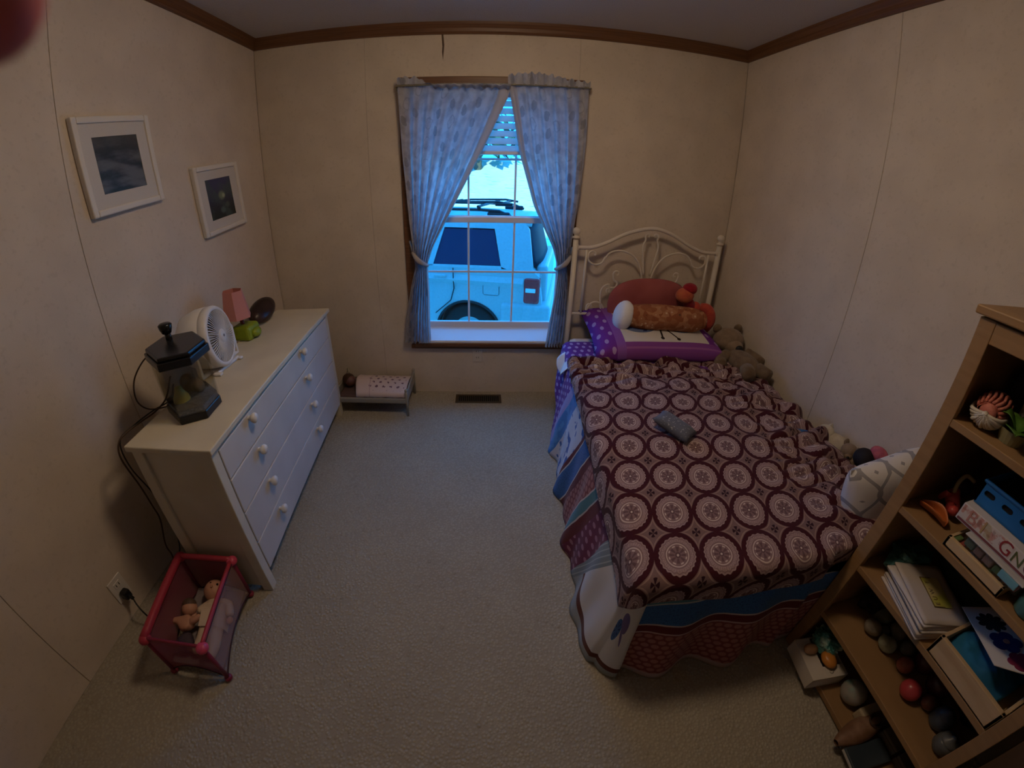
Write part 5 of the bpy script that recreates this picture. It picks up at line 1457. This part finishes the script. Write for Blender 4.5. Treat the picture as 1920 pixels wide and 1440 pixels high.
bb = thing('blue_basket', 'blue plastic basket with oval holes on top of the game box', 'basket', (1.30, .26, S2 + .1145))
bluep = mat('blue_plastic', lambda s: s.mix(s.noise(8, 2).ramp(.3, .7), (.012, .115, .33), (.016, .15, .42)), rough=.4)
W2, D2, HB = .128, .100, .060
BM = Matrix.Translation((1.300, .256, S2 + .1185 + HB / 2))
def pane_holes(n, L, Ht, hole_w, hole_h, zc, th):
    """wall panel with slot holes, local x along L, z up: built as strips round each hole"""
    t = B()
    xs = [-L / 2]
    for k in range(n):
        c = -L / 2 + L * (k + .5) / n; xs += [c - hole_w / 2, c + hole_w / 2]
    xs.append(L / 2)
    add_box(t, (-L / 2, 0, 0), (L / 2, th, zc - hole_h / 2)); add_box(t, (-L / 2, 0, zc + hole_h / 2), (L / 2, th, Ht))
    for i in range(0, len(xs), 2): add_box(t, (xs[i], 0, zc - hole_h / 2), (xs[i + 1], th, zc + hole_h / 2))
    for k in range(n):          # rounded ends
        c = -L / 2 + L * (k + .5) / n
        for sg in (-1, 1):
            q = [(c + sg * hole_w / 2, zc - hole_h / 2)] + [(c + sg * (hole_w / 2 - hole_h / 2 + hole_h / 2 * math.cos(a)), zc + hole_h / 2 * math.sin(a)) for a in [-PI / 2 + PI * j / 8 for j in range(9)]] + [(c + sg * hole_w / 2, zc + hole_h / 2)]
            add_prism(t, q, 0, th, axis='Y')
    bmesh.ops.recalc_face_normals(t, faces=t.faces[:])
    return t
t = pane_holes(5, 2 * W2, HB, .030, .015, .034, .004); t.transform(BM @ Matrix.Translation((-D2, 0, -HB / 2)) @ Matrix.Rotation(-PI / 2, 4, 'Z')); obj('basket_side', t, bluep, bb)
t = pane_holes(5, 2 * W2, HB, .030, .015, .034, .004); t.transform(BM @ Matrix.Translation((D2, 0, -HB / 2)) @ Matrix.Rotation(PI / 2, 4, 'Z')); obj('basket_side', t, bluep, bb)
for sg in (-1, 1):
    t = pane_holes(2, 2 * D2, HB, .034, .016, .034, .004); t.transform(BM @ Matrix.Translation((0, sg * W2, -HB / 2)) @ Matrix.Rotation(PI if sg > 0 else 0, 4, 'Z')); obj('basket_end', t, bluep, bb)
t = box((-D2, -W2, -HB / 2 - .003), (D2, W2, -HB / 2 + .001)); t.transform(BM); obj('basket_base', t, bluep, bb)
rimp = [(-D2, -W2), (D2, -W2), (D2, W2), (-D2, W2)]
t = tube([(x, y, HB / 2) for x, y in rimp], .005, 8, closed=True); t.transform(BM); obj('basket_rim', t, bluep, bb)
t = box((-D2 + .006, -W2 + .006, -HB / 2 + .002), (D2 - .006, W2 - .006, -HB / 2 + .050), .01); t.transform(BM); o = obj('dark_fill', t, blackc); tag(o, 'black block filling the blue basket', 'cloth'); origin_to(o, (1.300, .256, S2 + .125))  # plain black block fills the inside of the basket

o = obj('glass_jar', lathe([(0, 0), (.026, 0), (.030, .006), (.030, .045), (.022, .056), (.022, .064), (.019, .064), (.019, .054), (.026, .044), (.026, .006), (0, .005)], (1.185, .135, S2), 22), mat('teal_glass', color=(.06, .16, .15), rough=.15), smooth=True)
tag(o, 'teal glass jar on the second shelf near its near end', 'jar'); origin_to(o, (1.185, .135, S2))
o = obj('cloth_bundle', ball((1.27, .085, S2 + .045), (.06, .045, .045), 16, 12), mat('dark_red_cloth', lambda s: (s.mix(s.noise(30, 2).ramp(.4, .6), (.10, .010, .014), (.06, .008, .012)), s.noise(25, 3)), rough=.9, bstr=.8, bdist=.01), smooth=True)
tag(o, 'dark red cloth bundle behind the teal jar on the second shelf', 'cloth'); origin_to(o, (1.27, .085, S2))

# third shelf: teal bag, stack of papers, wooden box with blue cloth and card
def crumple(c, r, m, seed, nm, lb, cat, amp=.25, base=None):
    t = bmesh.new(); bmesh.ops.create_icosphere(t, subdivisions=4, radius=1)
    for v in t.verts:
        n = mnoise.noise(v.co * 1.6 + Vector((seed, 0, 0))) * amp + abs(mnoise.noise(v.co * 3.7 + Vector((0, seed, 0)))) * amp
        v.co = v.co * (1 + n - amp * .3)
        v.co.z = max(v.co.z, -.85)
        v.co = Vector((v.co.x * r[0], v.co.y * r[1], v.co.z * r[2]))
    zmin = min(v.co.z for v in t.verts)
    t.transform(Matrix.Translation((c[0], c[1], c[2] - zmin)))
    o = obj(nm, t, m); tag(o, lb, cat); origin_to(o, c); return o
tealb = mat('teal_bag', lambda s: (s.mix(s.noise(20, 3).ramp(.4, .65), (.03, .10, .095), (.08, .19, .175)), s.noise(18, 3)), rough=.35, bstr=.5, bdist=.01)
crumple((1.300, .462, S3), (.085, .050, .042), tealb, 2.0, 'plastic_bag', 'crumpled teal plastic bag at the far end of the third shelf', 'bag', .35)
crumple((1.44, .30, S3), (.085, .15, .065), mat('dark_green_cloth', lambda s: (s.mix(s.noise(12, 2).ramp(.4, .6), (.012, .020, .018), (.022, .034, .030)), s.noise(15, 3)), rough=.9), 5.0, 'cloth_heap', 'dark green cloth heap behind the paper stack on the third shelf', 'cloth', .25)
papm = [mat('paper_%d' % i, lambda s, a=a: (s.mix(s.noise(9, 2).ramp(.3, .7), a, tuple(x * .92 for x in a)), s.noise(20, 2)), rough=.85) for i, a in enumerate([(.56, .50, .45), (.60, .55, .51), (.52, .46, .41), (.58, .53, .48)])]
PD = (1.225, .330); prnd = random.Random(11)
labs = ['lowest', 'second lowest', 'third from bottom', 'middle', 'third from top', 'second from top', 'topmost']
for k in range(7):
    z = S3 + .0085 * k; dx_, dy_ = prnd.uniform(-.008, .008), prnd.uniform(-.009, .009); rz_ = math.radians(-19 + prnd.uniform(-4, 4))
    def pf(u, v, k=k, z=z):
        return Vector(((u - .5) * .155, (v - .5) * .205, .0062 + .0012 * math.sin(u * 5 + k) * math.sin(v * 4 + k * 2) + .003 * max(0, .12 - v) * 8 * (1 if k % 2 else .3)))
    t = grid(10, 12, pf)
    t.transform(Matrix.Translation((PD[0] + dx_ + .002 * k, PD[1] + dy_, z)) @ Matrix.Rotation(rz_, 4, 'Z'))
    o = obj('paper_pad', t, papm[k % 4], smooth=True); solid(o, .0058)
    tag(o, labs[k] + ' white paper pad of the stack on the third shelf', 'paper', 'white paper pads stacked on the third shelf'); origin_to(o, (PD[0], PD[1], z))
    if k == 6:
        lm = Matrix.Translation((PD[0] + dx_ + .012, PD[1] + dy_, z + .0095)) @ Matrix.Rotation(rz_, 4, 'Z')
        ylab = mat('yellow_label', lambda s: s.mix(s.noise(14, 2).ramp(.45, .62), (.52, .44, .19), (.40, .38, .06)), rough=.6)
        t = box((-.022, -.050, -.0006), (.040, .052, .0004)); t.transform(lm); lb_ = obj('yellow_label', t, ylab, o, label='yellow label')
        ink = mat('brown_ink', color=(.10, .055, .03), rough=.7)
        t = B()
        for a, b in (((-.022, -.050), (-.0195, .052)), ((-.022, -.050), (.015, -.0475)), ((-.022, .0495), (.015, .052))): add_box(t, (a[0], a[1], .0004), (b[0], b[1], .0008))
        t.transform(lm); obj('label_border', t, ink, o)
        XF[o.name] = Matrix.Translation((PD[0], PD[1], z))
        for ch, yy in (('E', -.045), ('U', -.027), ('W', -.004), ('F', .028)):
            text('lettering', ch, .019, ink, o, lm @ frame_mtx((-.004, yy + .006, .0006), (0, 1, 0), (-1, 0, 0)))
t = box((1.16, .225, S3), (1.30, .26, S3 + .0)) if False else None
wb = thing('wooden_box', 'light wooden box at the near end of the third shelf holding blue cloth', 'box', (1.28, .105, S3))
WY0, WY1, WX_0, WX_1, WH = -.010, .220, 1.138, 1.44, .066
for a, b, n in (((WX_0, WY0, S3), (WX_0 + .014, WY1, S3 + WH), 'box_front'), ((WX_1 - .01, WY0, S3), (WX_1, WY1, S3 + WH), 'box_back'), ((WX_0, WY0, S3), (WX_1, WY0 + .010, S3 + WH), 'box_side'), ((WX_0, WY1 - .010, S3), (WX_1, WY1, S3 + WH), 'box_side'), ((WX_0, WY0, S3), (WX_1, WY1, S3 + .006), 'box_base')):
    K(n, a, b, .0015, pine_l, wb)
bcl = mat('blue_cloth', lambda s: (s.mix(s.noise(9, 2).ramp(.35, .65), (.010, .105, .21), (.014, .150, .29)), s.noise(12, 3)), rough=.8, bstr=.4, bdist=.01)
t = grid(30, 30, lambda u, v: Vector((lerp(WX_0 + .017, WX_1 - .07, u), lerp(WY0 + .035, WY1 - .013, v), S3 + .040 + .030 * math.sin(PI * min(1, u * 1.1)) * math.sin(PI * v) ** .6 + .012 * mnoise.noise((u * 4, v * 4, 1)) + .008 * abs(mnoise.noise((u * 9, v * 7, 5))))))
o = obj('blue_cloth', t, bcl, smooth=True); solid(o, .012); tag(o, 'bright blue folded cloth inside the wooden box', 'cloth'); origin_to(o, (1.28, .10, S3 + .03))
# white card with cut-out flowers leaning over the box
kd = thing('paper_card', 'white card with dark blue and magenta flowers leaning over the wooden box', 'card', (1.30, .10, S3 + .07))
KM = Matrix.Translation((1.258, .150, S3 + .105)) @ Matrix.Rotation(math.radians(-38), 4, 'Z') @ Matrix.Rotation(math.radians(-14), 4, 'Y') @ Matrix.Rotation(math.radians(-16), 4, 'X')
t = B(); add_prism(t, [(-.052, .115), (.03, .13), (.075, .10), (.09, -.135), (.02, -.14), (-.045, -.12)], -.001, .001); t.transform(KM)
obj('white_sheet', t, mat('card_white', color=(.60, .57, .53), rough=.7), kd)
def flower(c, r, n, cc, nm, lb, cen=None, rag=.25):
    t = B(); pts = []
    for k in range(n * 8):
        a = 2 * PI * k / (n * 8); pts.append((c[0] + r * (1 - rag + rag * abs(math.cos(a * n / 2)) ** .7) * math.cos(a), c[1] + r * (1 - rag + rag * abs(math.cos(a * n / 2)) ** .7) * math.sin(a)))
    add_prism(t, pts, .0011, .003); t.transform(KM); obj(nm, t, mat('felt_%d' % int(cc[2] * 999 + cc[0] * 99), color=cc, rough=.85), kd, label=lb)
    if cen:
        t = B(); add_lathe(t, [(0, .0055), (.008, .005), (.009, .003)], (c[0], c[1], 0), 12); t.transform(KM); obj('flower_center', t, mat('felt_center', color=cen, rough=.7), kd)
flower((.008, .055), .040, 9, (.006, .008, .020), 'black_flower', 'black paper flower', None, .35)
flower((.018, -.025), .042, 5, (.010, .016, .11), 'blue_flower', 'dark blue paper flower', (.30, .16, .12), .25)
flower((.030, -.100), .036, 6, (.20, .015, .05), 'magenta_flower', 'magenta paper flower', None, .2)

# fourth shelf: painted stones, red balls, dark jars
stone_cols = [(.15, .155, .12), (.24, .20, .145), (.30, .30, .20), (.12, .12, .105), (.16, .15, .14), (.20, .18, .155)]
stones = [((1.258, .395), .030, 1, 'tan stone nearest the front of the stone group on the fourth shelf'), ((1.330, .425), .036, 0, 'largest grey green stone at the far back of the stone group'), ((1.268, .332), .031, 2, 'pale yellowish stone with a groove, in front on the fourth shelf'),
          ((1.345, .355), .030, 5, 'light grey stone behind the pale yellowish one'), ((1.300, .375), .020, 3, 'small dark stone in the middle of the stone group'), ((1.335, .295), .026, 4, 'mauve grey stone at the near end of the stone group')]
for i, ((x, y), r, ci, lb) in enumerate(stones):
    t = bmesh.new(); bmesh.ops.create_icosphere(t, subdivisions=3, radius=1)
    for v in t.verts: v.co = v.co * (1 + .10 * mnoise.noise(v.co * 1.3 + Vector((i * 3.1, 0, 0)))); v.co.z *= .82
    zm = min(v.co.z for v in t.verts) * r
    if i == 2:
        for v in t.verts:
            if v.co.z > .1 and abs(v.co.x * .8 - v.co.y * .5) < .35: v.co *= .86
    t.transform(Matrix.Translation((x, y, S4 - zm)) @ Matrix.Scale(r, 4)); cc = stone_cols[ci]
    o = obj('painted_stone', t, mat('stone_%d' % ci, lambda s, cc=cc: (s.mix(s.noise(30, 3).ramp(.35, .65), cc, tuple(q * .7 for q in cc)), s.noise(90, 3)), rough=.7), smooth=True)
    tag(o, lb, 'stone', 'painted stones on the fourth shelf'); origin_to(o, (x, y, S4))
crumple((1.36, .465, S4), (.10, .045, .07), mat('black_bag_cloth', color=(.010, .008, .010), rough=.8), 8.0, 'dark_pouch', 'black pouch at the far end of the fourth shelf', 'pouch', .25)
redm = lambda n, cc: mat(n, lambda s: s.mix(s.noise(15, 2).ramp(.3, .7), cc, tuple(q * .75 for q in cc)), rough=.3)
for (x, y), r, cc, lb in (((1.275, .252), .027, (.30, .09, .065), 'dull orange red ball next to the stones'), ((1.228, .180), .032, (.46, .055, .065), 'bright red ball at the front of the fourth shelf'), ((1.345, .23), .038, (.09, .012, .022), 'dark crimson ball at the back of the fourth shelf'), ((1.33, .155), .040, (.06, .010, .018), 'very dark red ball behind the bright red one'), ((1.270, .128), .024, (.14, .05, .035), 'small brown ball between the bright red ball and the jars')):
    o = obj('toy_ball', ball((x, y, S4 + r), r, 20, 14), redm('glaze_%02d%02d' % (int(cc[0] * 99), int(cc[1] * 999)), cc), smooth=True); tag(o, lb, 'ball', 'red balls on the fourth shelf'); origin_to(o, (x, y, S4))
jm = mat('slate_ceramic', lambda s: s.mix(s.noise(12, 2).ramp(.3, .7), (.055, .070, .095), (.085, .10, .125)), rough=.3)
for (x, y), r, h, lb in (((1.268, .072), .033, .066, 'slate blue lidded pot beside the brown ball'), ((1.228, .012), .033, .060, 'grey lidded pot at the near end of the fourth shelf')):
    p = thing('lidded_pot', lb, 'pot', (x, y, S4), 0, 'lidded pots on the fourth shelf')
    obj('pot', lathe([(0, 0), (r * .7, 0), (r, h * .25), (r, h * .6), (r * .8, h * .85), (0, h * .86)], (x, y, S4), 22), jm if y > .05 else mat('grey_ceramic', color=(.10, .105, .10), rough=.35), p, smooth=True)
    obj('lid', lathe([(r * .86, h * .84), (r * .8, h * .95), (r * .3, h * 1.04), (r * .22, h * 1.15), (0, h * 1.17)], (x, y, S4), 22), jm if y > .05 else MATS['grey_ceramic'], p, smooth=True)
crumple((1.40, .04, S4), (.06, .07, .06), MATS['black_bag_cloth'], 4.0, 'dark_pouch', 'black pouch behind the slate blue pots', 'pouch', .2)

# bottom shelf
wbx = thing('white_carton', 'white open carton at the far end of the bottom shelf', 'box', (1.15, .415, S5))
cardw = mat('white_card', lambda s: ((.56, .51, .44), s.noise(60, 2)), rough=.6)
QM = Matrix.Translation((1.155, .413, S5)) @ Matrix.Rotation(math.radians(-6), 4, 'Z')
def qbox(n, a, b, m=cardw, bev=.002, par=wbx, **k):
    t = box(a, b, bev); t.transform(QM); return obj(n, t, m, par, **k)
for a, b in (((-.072, -.075, 0), (-.069, .075, .062)), ((.069, -.075, 0), (.072, .075, .062)), ((-.072, -.075, 0), (.072, -.072, .062)), ((-.072, .072, 0), (.072, .075, .062))): qbox('carton_side', a, b, bev=.0008)
qbox('carton_base', (-.072, -.075, 0), (.072, .075, .003), bev=.0005)
qbox('carton_flap', (-.072, -.075, .060), (-.012, .075, .0625), bev=.0008); qbox('carton_flap', (-.012, -.075, .060), (.072, -.035, .0625), bev=.0008)
t = tube([QM @ Vector((.012 + .007 * math.cos(a), -.055 + .007 * math.sin(a), .0630)) for a in [PI + PI * k / 8 for k in range(9)]], .0012, 5); obj('printed_smile', t, mat('grey_ink', color=(.08, .07, .06), rough=.7), wbx)
tealc = mat('mint_foil', lambda s: (s.mix(s.noise(22, 2).ramp(.4, .62), (.05, .20, .18), (.34, .46, .38)), s.noise(30, 2)), rough=.3, bstr=.4, bdist=.008)
crumple((1.195, .452, S5 + .058), (.050, .055, .036), tealc, 6.0, 'foil_bag', 'crumpled mint green shiny bag sitting in the white carton', 'bag', .4)
o = obj('orange_toy', lathe([(0, 0), (.020, .002), (.026, .012), (.022, .024), (.010, .030), (0, .031)], (1.165, .392, S5 + .0645), 20, sy=1.25), mat('orange_glaze', color=(.52, .20, .035), rough=.35), smooth=True)
tag(o, 'orange oval toy lying on the white carton', 'toy'); origin_to(o, (1.165, .392, S5 + .0645))
o = obj('tan_toy', lathe([(0, 0), (.016, .002), (.020, .012), (.012, .022), (0, .024)], (1.125, .445, S5 + .063), 18, sx=1.5), mat('tan_glaze', color=(.36, .20, .10), rough=.5), smooth=True)
tag(o, 'tan rounded toy at the open edge of the white carton', 'toy'); origin_to(o, (1.125, .445, S5 + .063))
o = obj('plum_toy', lathe([(0, 0), (.018, .002), (.022, .012), (.012, .024), (0, .026)], (1.195, .418, S5 + .045), 18, sy=1.3), mat('plum_glaze', color=(.15, .02, .04), rough=.4), smooth=True)
tag(o, 'plum coloured toy under the mint green bag', 'toy'); origin_to(o, (1.195, .418, S5 + .045))
o = obj('globe_ball', ball((1.215, .275, S5 + .044), .044, 24, 16), mat('marbled_ball', lambda s: s.mix(s.noise(14, 2).ramp(.45, .58), (.32, .29, .25), (.12, .22, .18)), rough=.4), smooth=True)
tag(o, 'marbled grey and green ball on the bottom shelf beside the carton', 'ball'); origin_to(o, (1.215, .275, S5))
o = obj('wood_block', box((1.195, .190, S5), (1.285, .222, S5 + .05), .006, 2), mat('pale_block', color=(.42, .34, .22), rough=.6)); tag(o, 'pale wooden block behind the wooden shoe', 'block'); origin_to(o, (1.24, .205, S5))
sw = mat('carved_wood', lambda s: s.mix(s.noise(18, 3).ramp(.35, .65), (.17, .085, .045), (.27, .16, .10)), rough=.5)
sh = thing('wooden_shoe', 'carved wooden shoe lying on the bottom shelf', 'shoe', (1.17, .165, S5))
def shoe(u, v):
    a = 2 * PI * u; x = lerp(-.095, .095, v); w = .030 * math.sin(PI * (.04 + .92 * v)) ** .5 * (1 + .25 * math.sin(PI * v * .9)); h = .020 + .022 * v
    z = math.sin(a) * h * math.sin(PI * (.05 + .9 * v)) ** .4
    return Matrix.Rotation(math.radians(4), 3, 'Z') @ Vector((x, w * math.cos(a), 0)) + Vector((1.170, .164, S5 + max(.0005, h * .8 + z)))
obj('shoe_body', grid(24, 22, shoe, close_u=True), sw, sh, smooth=True)
t = lathe([(.024, .0), (.021, .004), (.014, -.006), (0, -.010)], (1.222, .166, S5 + .066), 18, sx=1.4); obj('shoe_opening', t, mat('shoe_inside', color=(.05, .025, .015), rough=.8), sh)
o = obj('tablet', box((1.088, .052, S5), (1.235, .128, S5 + .022), .004, 2, Matrix.Rotation(math.radians(-5), 3, 'Z')), mat('slate_cover', lambda s: s.mix(s.noise(5, 2).ramp(.4, .6), (.035, .048, .062), (.055, .07, .085)), rough=.35)); tag(o, 'dark blue slate book lying beside the wooden shoe', 'book'); origin_to(o, (1.16, .09, S5))
obj('white_spine', box((1.0865, .050, S5 + .006), (1.0885, .126, S5 + .016), .0005, 1, Matrix.Rotation(math.radians(-5), 3, 'Z'), Vector((1.16, .09, S5))), mat('pale_spine', color=(.5, .5, .5), rough=.4), o, label='pale spine')
gbx = mat('grey_carton', lambda s: ((.15, .125, .095), s.noise(40, 2)), rough=.8)
for (x0, y0, x1, y1, h, lb) in ((1.245, .060, 1.345, .135, .045, 'grey brown carton behind the slate book on the bottom shelf'), (1.245, -.015, 1.345, .050, .040, 'second grey brown carton, at the near end of the bottom shelf')):
    o = obj('small_carton', box((x0, y0, S5), (x1, y1, S5 + h), .003), gbx); tag(o, lb, 'box', 'grey cartons on the bottom shelf'); origin_to(o, ((x0 + x1) / 2, (y0 + y1) / 2, S5))
    obj('lid_seam', box((x0 - .0006, y0 - .0006, S5 + h - .012), (x1 + .0006, y1 + .0006, S5 + h - .010)), mat('seam_dark', color=(.05, .04, .03), rough=.9), o)

# ------------------------------------------------------------------ the photographer's hand, one fingertip in front of the lens
skinm = mat('backlit_hand_skin', lambda s: (s.mix(s.noise(90, 3).ramp(.35, .65), (.60, .155, .115), (.53, .12, .09)), s.noise(400, 2)), rough=.55, bstr=.1, bdist=.001, sss=.35)  # red of light shining through the finger is put into the colour
hn = thing('hand', 'hand held up beside the lens, its reddish fingertip filling the upper left corner', 'hand', (-.16, -.03, 1.44))
TIP = Vector((-.0480, .0325, 1.4715))
def fing(pts): return [Vector(p) for p in pts]
V, Ed, Rr = [], [], []
def chain(pts, rs, root=None):
    prev = root
    for p, r in zip(pts, rs):
        V.append(Vector(p)); Rr.append(r); i = len(V) - 1
        if prev is not None: Ed.append((prev, i))
        prev = i
    return prev
V.append(Vector((-.150, -.080, 1.440))); Rr.append((.022, .030))            # wrist
chain([(-.150, -.055, 1.452), (-.146, -.030, 1.462), (-.140, -.008, 1.470)], [(.020, .034), (.017, .038), (.014, .036)], 0)   # palm: 1, 2, 3
chain([(-.165, -.16, 1.40), (-.19, -.28, 1.33), (-.20, -.40, 1.25)], [(.024, .030), .034, .041], 0)                                                              # forearm
chain([(-.128, .008, 1.498), (-.106, .024, 1.4995), (-.078, .034, 1.4885), TIP], [.0102, .0100, .0100, .0098], 3)               # index
chain([(-.134, .016, 1.480), (-.126, .044, 1.478), (-.112, .052, 1.464), (-.104, .044, 1.452)], [.0094, .0090, .0084, .0076], 3)
chain([(-.140, .014, 1.460), (-.134, .038, 1.456), (-.121, .045, 1.443), (-.114, .036, 1.434)], [.0090, .0086, .0080, .0072], 3)
chain([(-.146, .006, 1.440), (-.142, .026, 1.436), (-.131, .032, 1.425), (-.125, .024, 1.418)], [.0080, .0076, .0070, .0062], 3)
chain([(-.126, -.044, 1.470), (-.098, -.026, 1.474), (-.074, -.008, 1.466)], [.0135, .0115, .0095], 1)                         # thumb
skin('hand_body', V, Ed, Rr, skinm, hn, root=0, sub=2)
